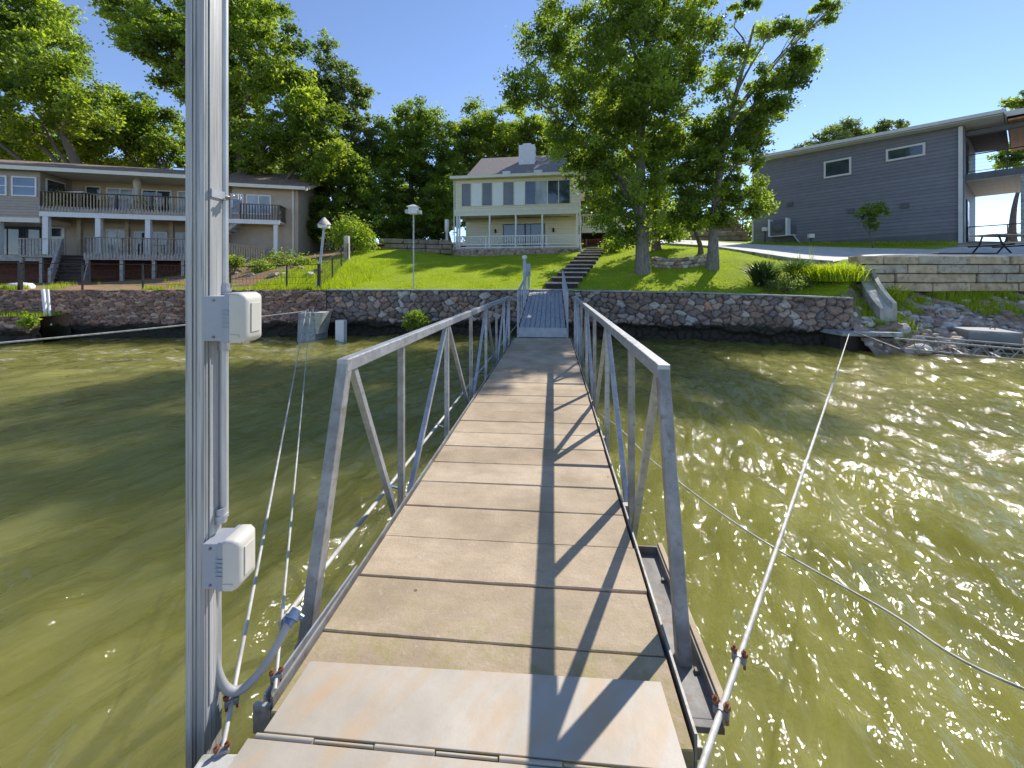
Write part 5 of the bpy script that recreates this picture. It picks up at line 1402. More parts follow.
s0, s1 = sx3(925.5), sx3(886); window(h3, s0, s1, zz3(925, 155.5), zz3(925, 142.5), 0.02, 'glass', 'soffit_white', 0.1, 0, out=1)
s0, s1 = sx3(851.5), sx3(824); window(h3, s0, s1, zz3(851, 174.5), zz3(851, 157), 0.02, 'glass', 'soffit_white', 0.1, 0, out=1)
for px, py in ((905, 205.5), (790, 204.5), (851, 211)):
    s = sx3(px); z = zz3(px, py); b = MB(); b.box(s-0.17, s+0.17, 0.003, 0.09, z-0.15, z+0.15)
    for i in range(3): b.box(s-0.15, s+0.15, 0.092, 0.11, z-0.11+i*0.09, z-0.07+i*0.09)
    b.part('wall_vent', M['slate_trim'], h3)
b = MB(); b.box(0.05, 0.2, 0.03, 0.15, 3.4, 9.8); b.part('downspout', M['soffit_white'], h3)
b = MB(); b.box(LW-0.12, LW-0.02, 0.003, 0.06, 4.2, 10.1); b.part('corner_board', M['soffit_white'], h3)
b = MB(); b.box(LW-2.7, LW-1.35, 0.003, 0.035, 4.3, 5.55); b.part('access_panel', M['slate_trim'], h3)
# front wall faces -x; the porch projects that way beyond y = -0.4
window_pts = ((-1.9, -0.9, 7.3, 9.2), (-1.9, -0.9, 4.0, 6.2))
for y0, y1, z0, z1 in window_pts:
    b = MB(); b.box(-0.05, -0.003, y0, y1, z0, z1); f_ = b.part('glass_door', M['black'], h3)
    b = MB(); b.box(-0.06, -0.051, y0+0.08, y1-0.08, z0+0.08, z1-0.08); b.part('pane', M['glass'], f_)
b = MB(); b.box(-4.2, -0.002, -7, -0.55, 3.55, 3.75); b.part('porch_floor', M['concrete'], h3)
b = MB(); b.box(-4.2, -0.002, -7, -0.55, 7.12, 7.45); pd = b.part('upper_porch_deck', M['slate_trim'], h3)
b = MB(); b.box(-4.15, -0.01, -6.9, -0.6, 7.085, 7.115); b.part('plank_ceiling', M['ceil_plank'], pd)
b = MB(); b.hexa([(-5.2, -7.5, 9.75), (-1.35, -7.5, 9.87), (-1.35, 0.0, 9.87), (-5.2, 0.0, 9.75)], [(-5.2, -7.5, 9.95), (-1.35, -7.5, 10.07), (-1.35, 0.0, 10.07), (-5.2, 0.0, 9.95)]); pr_ = b.part('porch_roof', M['shingle_dark'], h3)
b = MB(); b.box(-5.15, -1.4, -7.4, -0.05, 9.66, 9.745); b.part('cedar_ceiling', M['cedar'], pr_)
b = MB(); b.box(-4.3, -0.02, -0.95, -0.6, 9.42, 9.64); b.box(-4.3, -4.0, -7, -0.96, 9.1, 9.64); b.part('roof_beam', M['slate_trim'], pr_)
b = MB(); b.beam((-5.22, 0.02, 9.86), (-1.36, 0.02, 9.98), 0.06, 0.26); b.part('fascia', M['soffit_white'], pr_)
b = MB(); b.box(-2.35, -1.78, -1.15, -0.56, 3.75, 7.08); b.part('stone_column', M['stonecol'], h3)
b = MB(); b.box(-2.2, -1.95, -1.0, -0.7, 7.45, 9.42); b.part('upper_column', M['slate_trim'], h3)
for z in (3.75, 7.45):
    b = MB(); b.box(-4.2, -0.05, -0.66, -0.62, z+0.95, z+1.0); b.box(-4.2, -0.05, -0.65, -0.63, z+0.1, z+0.13); b.box(-4.2, -4.15, -7, -0.6, z+0.95, z+1.0); b.box(-4.2, -0.05, -6.96, -6.92, z+0.95, z+1.0)
    for i in range(4): b.box(-0.10 - i*1.3, -0.06 - i*1.3, -0.66, -0.62, z, z+0.95)
    for h_ in (0.3, 0.5, 0.7): b.box(-4.2, -0.05, -0.645, -0.637, z+h_, z+h_+0.008)
    b.part('porch_railing', M['black'], h3)
# air conditioning unit on a bracket
s = sx3(781); zb_ = zz3(781, 236)
ac = thing('condenser_unit', 'slate coloured outdoor cooling unit held between pale brackets on the house wall', 'air conditioner', h3.matrix_basis @ Vector((s, 0.35, zb_)), rz3)
b = MB(); b.box(-0.45, 0.45, -0.2, 0.2, 0.02, 0.95); b.part('casing', M['slate_trim'], ac, 0.01)
b = MB(); b.lathe((0, 0, 0), [(0.33, 0), (0.33, 0.02), (0.05, 0.03), (0, 0.03)], 20); fo = b.part('fan_grille', M['slate_trim'], ac); fo.rotation_euler = (R(-90), 0, 0); fo.location = (0, 0.205, 0.5)
for x in (-0.52, 0.50):
    b = MB(); b.box(x-0.05, x+0.05, -0.3, 0.3, -0.04, 1.1); b.part('side_bracket', M['white'], ac)
b = MB(); b.box(-0.95, 0.47, -0.28, 0.28, -0.06, -0.01); b.beam((-0.9, 0.2, -0.06), (-1.05, -0.3, -0.5), 0.06, 0.06); b.part('shelf', M['white'], ac)
# ------------------------------------------------------------ trees
def tree(name, label, base, lobes, n_leaf, leaf, r0, mat, bark='bark', seed=1, clump=0.5, group=None, top=None, cat='tree', sparse=0.0, asp=0.6, forks=1):
    """lobes: (px, py, depth, rpx, rpy) surveyed from the picture, given real radii"""
    g2 = np.random.default_rng(seed); base = Vector(base)
    t = thing(name, label, cat, base, 0, group)
    L = []
    for (px, py, Y, rx, ry) in lobes:
        c = P(px, py, Y); L.append((np.array(c) - np.array(base), rx * Y / F, ry * Y / F))
    # trunk
    cen = np.mean([l[0] for l in L], 0); ztop = max(l[0][2] for l in L)
    if top is None: top = (cen[0], cen[1], ztop * 0.85)
    zs = np.linspace(0, 1, 9); tr = []
    for z in zs:
        w_ = z ** 1.4
        tr.append(Vector((top[0]*w_ + 0.12*math.sin(z*5+seed), top[1]*w_ + 0.1*math.cos(z*4+seed) - 0.1*math.cos(seed), top[2]*z - (0.25 if z == 0 else 0))))
    b = MB(); rad = [r0 * (1.35 if z == 0 else (1.0 - 0.80 * z)) for z in zs]
    b.tube(tr, rad, 10)
    # limbs to each lobe
    ends = []
    for (c, rx, ry) in L:
        c_ = Vector(c); zj = min(max(c_.z - 0.9 * Vector((c_.x - 0, c_.y - 0, 0)).length - 0.3, 0.18 * top[2]), 0.9 * top[2]); f_ = zj / top[2]
        k = min(int(f_ * 8), 7); p = tr[k].lerp(tr[k+1], f_ * 8 - k); rr = r0 * (0.55 - 0.38 * f_)
        mid = p.lerp(c_, 0.5) + Vector((g2.normal(0, .2), g2.normal(0, .2), 0.25 + g2.normal(0, .15)))
        q = p.lerp(mid, 0.5) + Vector((g2.normal(0, .08), g2.normal(0, .08), 0.05)); q2 = mid.lerp(c_, 0.5) + Vector((g2.normal(0, .12), g2.normal(0, .12), 0.05))
        b.tube([p, q, mid, q2, c_], [rr, rr*0.8, rr*0.6, rr*0.42, rr*0.25], 7)
        for _ in range(4):
            e = c_ + Vector((g2.normal(0, 1), g2.normal(0, 1), g2.normal(0, .8))).normalized() * rx * 0.75
            s_ = mid.lerp(c_, g2.uniform(0.2, 0.9)); mm_ = s_.lerp(e, 0.5) + Vector((0, 0, 0.1))
            b.tube([s_, mm_, e], [rr*0.3, rr*0.2, rr*0.08], 5)
    b.part('trunk', M[bark], t)
    # foliage clumps, shared out by lobe size
    A = np.array([l[1] * l[2] for l in L]); A = A / A.sum(); pts, tints, cn = [], [], []
    for (c, rx, ry), a in zip(L, A):
        n = int(n_leaf * a); nc = max(5, int(6.0 * (rx * ry) / clump ** 2)); 
        d_ = g2.normal(0, 1, (nc, 3)); d_ /= np.linalg.norm(d_, axis=1)[:, None]; rad_ = g2.uniform(0.12, 1.1, nc) ** 0.5
        cc = c + d_ * rad_[:, None] * np.array([rx, rx * 0.9, ry]); ct = g2.normal(0.45, 0.30, nc)
        cs = clump * g2.uniform(0.3, 1.15, nc) * np.array(0.6)
        pick = g2.choice(nc, n, p=cs**2 / (cs**2).sum())
        o = g2.normal(0, 0.62, (n, 3)) * cs[pick][:, None] * np.array([1.15, 1.15, 0.8])
        pts.append(cc[pick] + o); tints.append(ct[pick] + g2.normal(0, 0.14, n)); cn.append(o)
    pts = np.vstack(pts); tt = np.clip(np.concatenate(tints), 0, 1)
    V, Fc = leaf_quads(pts, leaf, g2, 0.7, asp)
    link_mesh('crown', np_mesh('crown', V, Fc, M[mat], tint=tt), t)
    return t
def gb(x, y, dz=-0.05): return (x, y, Tz(x, y) + dz)
p1 = G(643, 272)
tree('oak_tree', 'large spreading dark green oak on the lawn left of the leaning tree', (5.30, 17.4, Tz(5.30, 17.4)),
     [(590,25,17.5,58,42),(655,8,16.5,60,45),(548,42,18.5,27,28),(522,93,18.6,20,17),(560,92,18,38,32),(618,75,16.2,55,45),(680,60,17.8,38,45),(598,138,17,44,36),(655,130,18.2,42,42),
      (588,170,17.8,24,22),(632,190,17,40,34),(640,224,17.3,36,20),(668,168,18,28,38),(700,22,17.5,20,26),(566,135,18.4,24,20),(652,90,15.4,40,35),(604,214,17.6,14,14)],
     80000, 0.15, 0.27, 'leaf_oak', 'bark_pale', 3, 0.55, top=(0.25, 0.2, 13.0))
tree('oak_tree', 'slender oak leaning right with sparse upper branches, nearest the driveway', (8.05, 16.9, Tz(8.05, 16.9)),
     [(725,168,17,34,32),(710,204,16.6,27,22),(742,190,17.2,24,20),(700,150,17.4,24,28),(735,128,17,33,28),(765,95,17,30,26),(792,72,17.3,22,22),(722,90,17.2,14,18),(740,60,17.4,11,14),
      (806,58,17,14,13),(770,30,17.2,16,12),(742,10,17.4,12,9),(822,10,17,15,10),(800,30,17.3,10,8),(836,4,17,7,5),(760,212,16.7,13,12),(690,185,17.2,16,22),(755,150,17.5,18,18)],
     46000, 0.14, 0.21, 'leaf_oak', 'bark_pale', 9, 0.5, top=(1.9, 0.2, 10.5))
tree('oak_tree', 'thin dark trunked tree standing behind the large spreading oak', (7.55, 22.0, Tz(7.55, 22.0)),
     [(655,212,22,24,24),(640,178,22.5,28,28),(672,232,22,14,12),(660,150,22.5,26,26)], 11000, 0.19, 0.22, 'leaf_oak', 'bark', 4, 0.6, top=(-0.1, 0.2, 6))
tree('young_tree', 'small yellow green tree between the two big oaks by the stone ring', (8.6, 19.4, Tz(8.6, 19.4)),
     [(698,222,19.4,17,12),(688,205,19.6,14,14)], 2600, 0.15, 0.13, 'leaf_lit', 'bark', 14, 0.4)
tree('young_tree', 'small round young tree against the slate house wall', (18.0, 20.5, Tz(18.0, 20.5)),
     [(873,211,20.5,13,8),(864,213,20.5,8,6),(882,210,20.4,8,7),(873,224,20.5,8,8)], 2300, 0.12, 0.04, 'leaf_lit', 'bark', 15, 0.2, asp=0.4)
BG = 'background trees'
def bt(lab, x, y, lobes, n, leaf, r0, mat, seed, clump=0.9, **k):
    tree('background_tree', lab, gb(x, y), lobes, int(n*1.35), leaf*1.05, r0, mat, 'bark', seed, clump, BG, **k)
bt('big dark oak rising above the left end of the taupe house roof', -34, 33, [(20,42,33,52,45),(62,78,32,36,36),(30,112,33,50,34),(-40,60,33,50,60),(88,112,32,24,22),(-10,0,33,50,35),(-90,80,33,50,60),(40,5,34,26,22)], 52000, 0.28, 0.5, 'leaf_oak', 21, 1.0)
bt('pale green lower tree behind the left end of the taupe house', -40, 40, [(40,150,40,52,22),(0,142,40,40,25),(-50,145,40,40,25),(70,135,39,30,20)], 22000, 0.26, 0.35, 'leaf_lit', 22)
bt('pale green tree behind the middle of the taupe house roof', -30, 38, [(120,148,38,34,24),(160,140,38,30,30),(130,112,38,24,18),(105,130,38,22,16)], 22000, 0.26, 0.35, 'leaf_lit', 23)
bt('tall spreading oak directly behind the power post', -20.5, 30, [(140,22,29,30,20),(165,48,29,34,22),(205,22,30,44,36),(248,25,29,42,44),(272,62,28,38,36),(300,108,29,38,36),(240,105,31,36,32),(182,82,30,24,22),(268,148,29,38,26),(318,150,29,30,30),(128,2,29,16,12),(212,66,29,30,30),(240,160,31,26,24)], 60000, 0.25, 0.5, 'leaf_oak', 24, 0.9)
bt('tall wispy tree with thin top just right of the spreading oak', -16, 35, [(325,66,36,12,36),(345,100,36,17,36),(360,136,36,22,32),(328,112,36,18,28),(362,98,36,9,18),(340,170,36,30,26),(316,86,36,9,16)], 20000, 0.24, 0.35, 'leaf_grey', 25, 0.6)
bt('broad light tree between the wispy tree and the cream house', -10.5, 38, [(402,150,38,32,36),(432,150,38,26,38),(412,122,38,26,18),(380,180,37,30,36),(430,195,38,28,34),(395,215,37,34,26),(448,182,38,18,34)], 40000, 0.24, 0.4, 'leaf_lit', 26, 0.8)
bt('dense tree low behind the lawn left of the garden wall', -15, 31, [(345,190,32,32,36),(330,222,31,22,22),(365,222,31,28,20),(320,170,33,26,22)], 24000, 0.22, 0.35, 'leaf_lit', 27, 0.7)
bt('rounded dark tree directly behind the cream house chimney', -1.5, 42, [(480,128,42,30,22),(520,130,42,36,24),(498,148,42,42,20),(470,160,42,22,24),(545,140,42,26,22)], 24000, 0.28, 0.4, 'leaf_oak', 28, 1.0)
bt('bright backlit tree behind the right side of the cream house', 7, 38, [(582,190,38,22,34),(600,160,39,28,24),(570,160,39,20,20),(612,205,38,14,22),(612,120,37,30,30),(640,85,36,30,28),(600,75,36,24,22)], 26000, 0.24, 0.35, 'leaf_lit', 29, 0.8)
bt('dark tree filling the gap left of the cream house', -6, 34, [(438,215,34,22,26),(420,225,34,24,18),(400,232,34,22,12),(445,190,35,12,22)], 16000, 0.22, 0.3, 'leaf_lit', 30, 0.7)
bt('treetop with two lobes showing above the slate house roof, left of the other', 33, 45, [(826,140,45,16,10),(846,130,45,12,9),(860,138,45,12,8),(806,148,45,12,7)], 4000, 0.26, 0.3, 'leaf_grey', 31, 0.7)
bt('small treetop above the middle of the slate house roof', 40, 47, [(884,126,47,10,7),(900,124,47,6,5),(880,136,47,12,6)], 2200, 0.26, 0.3, 'leaf_grey', 32, 0.6)
bt('treetop at the right edge above the slate house porch', 33, 26, [(1030,98,26,16,14),(1040,120,26,16,12)], 3000, 0.2, 0.25, 'leaf_oak', 33, 0.5)
bt('leafy tree seen through the upper opening of the slate house porch', 38, 31, [(1012,158,31,14,14),(1040,165,31,20,16)], 4000, 0.2, 0.25, 'leaf_lit', 34, 0.5)
# far wood closing the view behind the named trees
def far_wood():
    g2 = np.random.default_rng(77); pts = []
    for i in range(260):
        x = g2.uniform(-75, 30); y = g2.uniform(48, 62); 
        if x > 12: zc = g2.uniform(2, 5)
        else: zc = g2.uniform(1, 13)
        n = 330; o = g2.normal(0, 1, (n, 3)); o /= np.linalg.norm(o, axis=1)[:, None]; o *= (g2.uniform(0.2, 1, n) ** 0.5)[:, None] * np.array([2.4, 2.0, 1.7])
        pts.append(np.array([x, y, 6 + zc * (1.0 if x < -8 else 0.55)]) + o)
    pts = np.vstack(pts); V, Fc = leaf_quads(pts, 0.45, g2, 0.7, 0.7); off = np.array([-22, 55, 6.0])
    o = link_mesh('far_wood', np_mesh('far_wood', V - off, Fc, M['leaf_oak'], tint=np.clip(g2.normal(0.35, 0.2, len(pts)), 0, 1))); o.location = off
    tag(o, 'mass of dark woodland far behind the houses', 'woodland', kind='stuff')
far_wood()

# ------------------------------------------------------------ shrubs and plants
def shrub(name, label, px, py, Y, rx, ry, n, leaf, mat, seed, cat='shrub', group=None, z=None):
    c = P(px, py, Y); rx, ry = rx*Y/F, ry*Y/F; g2 = np.random.default_rng(seed)
    base = Vector((c.x, c.y, (Tz(c.x, c.y) if z is None else z))); t = thing(name, label, cat, base, 0, group)
    b = MB()
    for i in range(7):
        a = g2.uniform(0, 6.28); b.tube([(0, 0, -0.05), (math.cos(a)*rx*0.3, math.sin(a)*rx*0.3, (c.z-base.z)*0.6), (math.cos(a)*rx*0.7, math.sin(a)*rx*0.7, (c.z-base.z)+ry*0.4)], [0.03, 0.02, 0.008], 5)
    b.part('stem', M['bark'], t)
    nc = 26; d_ = g2.normal(0, 1, (nc, 3)); d_ /= np.linalg.norm(d_, axis=1)[:, None]
    cc = d_ * (g2.uniform(0.2, 1.0, nc) ** 0.6)[:, None] * np.array([rx, rx*0.8, ry]) * 0.82 + np.array([0, 0, c.z - base.z])
    pk = g2.integers(0, nc, n); o = g2.normal(0, 0.13, (n, 3)) * (rx + ry) ; p_ = cc[pk] + o * 0.9; p_[:, 2] = np.maximum(p_[:, 2], 0.0)
    V, Fc = leaf_quads(p_, leaf, g2, 0.6, 0.5); ct = g2.uniform(0.2, 0.9, nc)
    link_mesh('foliage', np_mesh('foliage', V, Fc, M[mat], tint=np.clip(ct[pk] + g2.normal(0, .12, n), 0, 1)), t); return t
shrub('round_shrub', 'bright green rounded shrub at the end of the lawn beside the taupe house', 352, 236, 25, 26, 18, 4200, 0.17, 'leaf_lit', 51)
shrub('leafy_plant', 'leafy green plant growing at the foot of the fieldstone wall left of the gangway', 416, 320, 14.1, 15, 10, 900, 0.13, 'leaf_lit', 52, z=0.15)
shrub('leafy_plant', 'small yellow flecked plant on the low ledge at the far left', 28, 321, 12.6, 9, 8, 420, 0.12, 'leaf_lit', 53, z=0.4)
for i, (px, py, Y, rx, ry, lab) in enumerate(((232, 262, 21, 14, 6, 'low bush at the left end of the rock bed below the picket fence'), (262, 268, 20, 16, 6, 'low leafy bush in the middle of the rock bed below the balcony'),
        (285, 260, 22, 22, 7, 'spreading bush at the corner of the taupe house'), (305, 264, 21, 14, 5, 'low bush between the taupe house corner and the birdhouse pole'))):
    shrub('low_shrub', lab, px, py, Y, rx, ry, 900, 0.14, 'leaf_lit', 60+i, group='bushes in the rock bed')
shrub('flower_shrub', 'bright leafy shrub beside the top of the timber steps', 612, 245, 24, 14, 7, 900, 0.16, 'leaf_lit', 66)
shrub('low_shrub', 'dark ground plants spilling over the wall at the yucca bed', 790, 284, 13.9, 26, 5, 800, 0.12, 'leaf_grey', 67)
shrub('low_shrub', 'bright shrub on the terrace behind the leaning oak', 742, 214, 33, 12, 6, 700, 0.2, 'leaf_lit', 68)
def spiky(name, label, px, py, Y, h, n, w_, seed, mat='leaf_yuc', cat='plant', group=None, spread=0.9, soft=0.3, foot=0.12, z=None):
    c = P(px, py, Y); g2 = np.random.default_rng(seed); base = np.array([c.x, c.y, Tz(c.x, c.y) if z is None else z])
    a = g2.uniform(0, 6.28, n); ln = h * g2.uniform(0.6, 1.1, n); out = g2.uniform(0.05, spread, n); 
    d_ = np.stack([np.cos(a)*out, np.sin(a)*out, np.sqrt(np.clip(1 - (out*0.8)**2, 0.1, 1))], -1); sd_ = np.stack([-np.sin(a), np.cos(a), 0*a], -1) * w_ / 2
    r0_ = np.stack([g2.normal(0, foot, n), g2.normal(0, foot, n), 0*a - 0.02], -1)
    p1_ = r0_ + d_ * (ln*0.55)[:, None]; p2_ = p1_ + d_ * (ln*0.45)[:, None] * np.array([1.3, 1.3, 1-soft*2])
    V = np.stack([r0_-sd_, r0_+sd_, p1_+sd_*0.8, p1_-sd_*0.8, p2_+sd_*0.1, p2_-sd_*0.1], 1).reshape(-1, 3)
    i = np.arange(n) * 6; Fc = np.vstack([np.stack([i, i+1, i+2, i+3], -1), np.stack([i+3, i+2, i+4, i+5], -1)])
    o = link_mesh(name, np_mesh(name, V, Fc, M[mat], tint=np.tile(g2.uniform(0.1, 1, n), 2))); o.location = base
    return tag(o, label, cat, group)
spiky('yucca', 'large dark spiky yucca at the left end of the plant bed on the wall', 764, 285, 14.6, 1.25, 420, 0.055, 71)
spiky('yucca', 'smaller grey green yucca just right of the large dark one', 797, 284, 14.7, 1.05, 320, 0.05, 72)
spiky('grass_clump', 'bright arching grass clump left of the concrete chute', 833, 291, 13.9, 1.0, 1300, 0.025, 73, 'grass', foot=0.35, soft=0.4)
spiky('grass_clump', 'low bright grass clump between the yucca and the taller grass', 813, 288, 14.3, 0.8, 800, 0.025, 74, 'grass', foot=0.3, soft=0.4)
spiky('grass_clump', 'pale dry grass tuft at the top of the rocky bank by the chute', 888, 291, 13.6, 0.75, 260, 0.02, 75, 'grass', foot=0.2, z=1.35)
for i, px in enumerate((770, 800, 812)):
    spiky('flower_stalk', ['thin pale flower stalk rising from the large yucca', 'thin reddish flower stalk above the smaller yucca', 'thin reddish flower stalk left of the grass clumps'][i], px, 272, 15.2, 1.1, 14, 0.012, 80+i, 'leaf_grey', spread=0.16, soft=0.0, foot=0.03)
# ------------------------------------------------------------ shore objects
rgz = random.Random(5)
# stone ring around the small tree
sr = thing('stone_ring', 'low curved ring of stacked brown stones at the foot of the oaks', 'stone ring', (7.4, 18.3, Tz(7.4, 18.3)))
def ring():
    Vs, Fs, b0 = [], [], 0; me_v = []
    for me in ROCKS[:3]:
        v = np.empty(len(me.vertices)*3); me.vertices.foreach_get('co', v); me_v.append((v.reshape(-1, 3), np.array([list(p.vertices) for p in me.polygons])))
    g2 = np.random.default_rng(3); mi = []
    for row in range(3):
        for j in range(17):
            a = math.pi * (1.05 + 0.95 * (j + 0.5*(row % 2)) / 17); x = 1.35*math.cos(a) ; y = 0.9*math.sin(a)
            k = g2.integers(0, 3); v, f = me_v[k]; s = g2.uniform(0.24, 0.34); w_ = v * np.array([s*1.2, s, s*0.72])
            Vs.append(w_ + np.array([x, y, 0.05 + row*0.16 + float(Tz(7.4+x, 18.3+y) - Tz(7.4, 18.3))])); Fs.append(f + b0); b0 += len(v); mi.append(np.full(len(f), g2.integers(0, 3)))
    link_mesh('stones', np_mesh('stones', np.vstack(Vs), np.vstack(Fs), [M['rock'], M['rock_brown'], M['rock_pale']], matidx=np.concatenate(mi)), sr)
ring()
# left anchor block with its slanted plates
an = thing('anchor_block', 'grey concrete mooring block with slanted pale plate at the foot of the left walls', 'mooring block', (-7.3, 14.05, 0))
b = MB(); b.hexa([(-0.45, -0.25, -0.5), (0.2, -0.25, -0.5), (0.3, 0.5, -0.5), (-0.45, 0.5, -0.5)], [(-0.42, -0.2, 0.86), (0.16, -0.2, 0.88), (0.26, 0.5, 0.9), (-0.42, 0.5, 0.9)]); b.part('block', M['concrete_wet'], an, 0.02)
b = MB(); b.hexa([(0.22, -0.27, 0.15), (0.30, -0.27, 0.15), (0.36, 0.3, 0.15), (0.28, 0.3, 0.15)], [(0.2, -0.3, 0.89), (0.52, -0.3, 0.89), (0.52, 0.3, 0.91), (0.2, 0.3, 0.91)]); b.part('slanted_plate', M['concrete'], an)
for x_ in (-0.15, 0.03):
    b = MB(); b.tube([(x_, -0.1, 0.8), (x_, -0.1, 1.0)], 0.035, 8); b.part('mooring_pin', M['galv_old'], an)
b = MB(); c = P(341, 333, 14.15); b.box(c.x-0.15, c.x+0.15, c.y-0.12, c.y+0.15, -0.3, 0.60); b.single('marker_post', M['white'], 'short white square post standing at the waterline by the fieldstone wall', 'post', bevel=0.01)
# white cover on the ground far left
b = MB(); c = P(21, 287.5, 15.2); b.lathe((c.x, c.y, Tz(c.x, c.y)), [(0.34, -0.03), (0.36, 0.10), (0.28, 0.20), (0.0, 0.24)], 14); b.single('white_bucket_lid', M['white'], 'white rounded cover lying on the yard behind the left wall', 'cover')
# birdhouse pole
c = P(317, 291, 15.4); top = P(324, 228, 15.4)
bp = thing('feeder_pole', 'slightly leaning pale pole with a grey cone shaped cap in the left yard corner', 'bird feeder', (c.x, c.y, Tz(c.x, c.y)))
dv = Vector((top.x - c.x, 0, top.z - Tz(c.x, c.y)))
b = MB(); b.tube([(0, 0, -0.1), dv], 0.045, 10); b.part('pole', M['ramp_metal'], bp)
b = MB(); b.box(dv.x-0.16, dv.x+0.16, -0.16, 0.16, dv.z, dv.z+0.14); b.part('box', M['white'], bp)
b = MB(); b.lathe((dv.x, 0, dv.z+0.12), [(0.29, 0), (0.28, 0.01), (0.05, 0.28), (0, 0.30)], 4); b.part('cone_cap', M['galv_old'], bp)
# martin house on a pole
c = P(413.5, 291, 15.6); h = 2.05 + (HY - 214) / F * 15.6 - Tz(c.x, c.y)
lp = thing('yard_pole', 'thin tall pole carrying a small white birdhouse with side perches on the lawn', 'birdhouse', (c.x, c.y, Tz(c.x, c.y)))
b = MB(); b.tube([(0, 0, -0.1), (0, 0, h)], 0.028, 8); b.part('pole', M['galv'], lp)
b = MB(); b.box(-0.17, 0.17, -0.15, 0.15, h, h+0.26); bx_ = b.part('birdhouse', M['white'], lp)
b = MB(); b.hexa([(-0.24, -0.2, h+0.262), (0.24, -0.2, h+0.262), (0.24, 0.2, h+0.262), (-0.24, 0.2, h+0.262)], [(-0.05, -0.05, h+0.36), (0.05, -0.05, h+0.36), (0.05, 0.05, h+0.36), (-0.05, 0.05, h+0.36)]); b.part('roof', M['white'], bx_)
b = MB(); b.box(-0.30, -0.172, -0.12, 0.12, h+0.02, h+0.16); b.box(0.172, 0.30, -0.12, 0.12, h+0.0, h+0.14); b.part('side_box', M['galv'], bx_)
# white vent stack behind garden wall
c = P(447, 240, 28.5); b = MB(); b.lathe((c.x, c.y, 4.4), [(0.10, 0), (0.10, 1.0), (0.165, 1.05), (0.165, 1.85), (0.12, 1.9), (0, 1.9)], 14)
b.single('vent_stack', M['white'], 'white vertical vent pipe with wider top behind the garden wall', 'pipe')
# ramp head post with meter box
c = W(14.75, -0.78, 0)
lpz = thing('dock_light_post', 'pale post with small cap light and grey box at the head of the ramp', 'post', (c.x, c.y, 1.4), -TH)
b = MB(); b.box(-0.055, 0.055, -0.055, 0.055, -0.3, 1.38); b.part('post', M['ramp_metal'], lpz, 0.004)
b = MB(); b.lathe((0, 0, 1.38), [(0.05, 0), (0.085, 0.02), (0.10, 0.10), (0.06, 0.14), (0, 0.15)], 12); b.part('cap_light', M['white'], lpz)
b = MB(); b.box(0.058, 0.22, -0.08, 0.08, 0.75, 1.22); b.part('meter_box', M['box_grey'], lpz, 0.008)
b = MB(); b.tube([(0.14, 0, 0.75), (0.14, 0, 0.1)], 0.02, 8); b.part('conduit', M['galv'], lpz)
# small yard lights by the slate house
for px, py, h_, lab in ((765, 243.5, 0.85, 'white box light on a short post beside the slate house far corner'), (811, 245, 0.42, 'small low lamp on the grass strip beside the slate house')):
    q = G(px, py, 17); t = thing('yard_light', lab, 'lamp', q); b = MB(); b.tube([(0, 0, -0.05), (0, 0, h_)], 0.035, 8); b.part('post', M['black'], t)
    b = MB(); b.box(-0.16, 0.16, -0.1, 0.1, h_, h_+0.24); b.part('lamp_head', M['white'], t, 0.01)
# grass strip by the slate house
gq = np.random.default_rng(9); n = 9000
S = gq.uniform(0.2, 9.6, n); O = gq.uniform(0.1, 1.6, n)
X = 22.5 - 0.62*S - 0.785*O; Y = 20.3 + 0.785*S - 0.62*O
blades('verge_grass', np.stack([X, Y, T(X, Y)], -1), 0.06, 0.16, 0.03, M['grass'], 'shaded grass strip along the foot of the slate house wall', seed=33)
# picnic table on the patio
c = P(1003, 246, 15.8)
pt = thing('picnic_table', 'wooden topped picnic table with bent metal legs on the patio at the right edge', 'table', (c.x, c.y, Tz(c.x, c.y) + 0.12), R(8))
b = MB(); b.box(-0.95, 0.95, -0.4, 0.4, 0.70, 0.75); b.part('tabletop', M['tabletop'], pt, 0.006)
for x in (-0.6, 0.6):
    b = MB(); b.tube([(x, -0.6, 0.0), (x, -0.35, 0.35), (x, -0.25, 0.69)], 0.03, 8); b.tube([(x, 0.6, 0.0), (x, 0.35, 0.35), (x, 0.25, 0.69)], 0.03, 8); b.beam((x, -0.7, 0.32), (x, 0.7, 0.32), 0.05, 0.05); b.part('leg', M['black'], pt)
for y in (-0.7, 0.7):
    b = MB(); b.box(-0.9, 0.9, y-0.13, y+0.13, 0.352, 0.40); b.part('bench', M['tabletop'], pt, 0.004)
# dark mat strip on the patio edge
zq = Tz(16.4, 14.9) + 0.12; b = MB(); b.box(15.4, 17.6, 14.75, 15.2, zq + 0.004, zq + 0.06); b.single('rubber_mat', M['black'], 'flat dark strip lying on the patio near the limestone wall edge', 'mat', bevel=0.01)
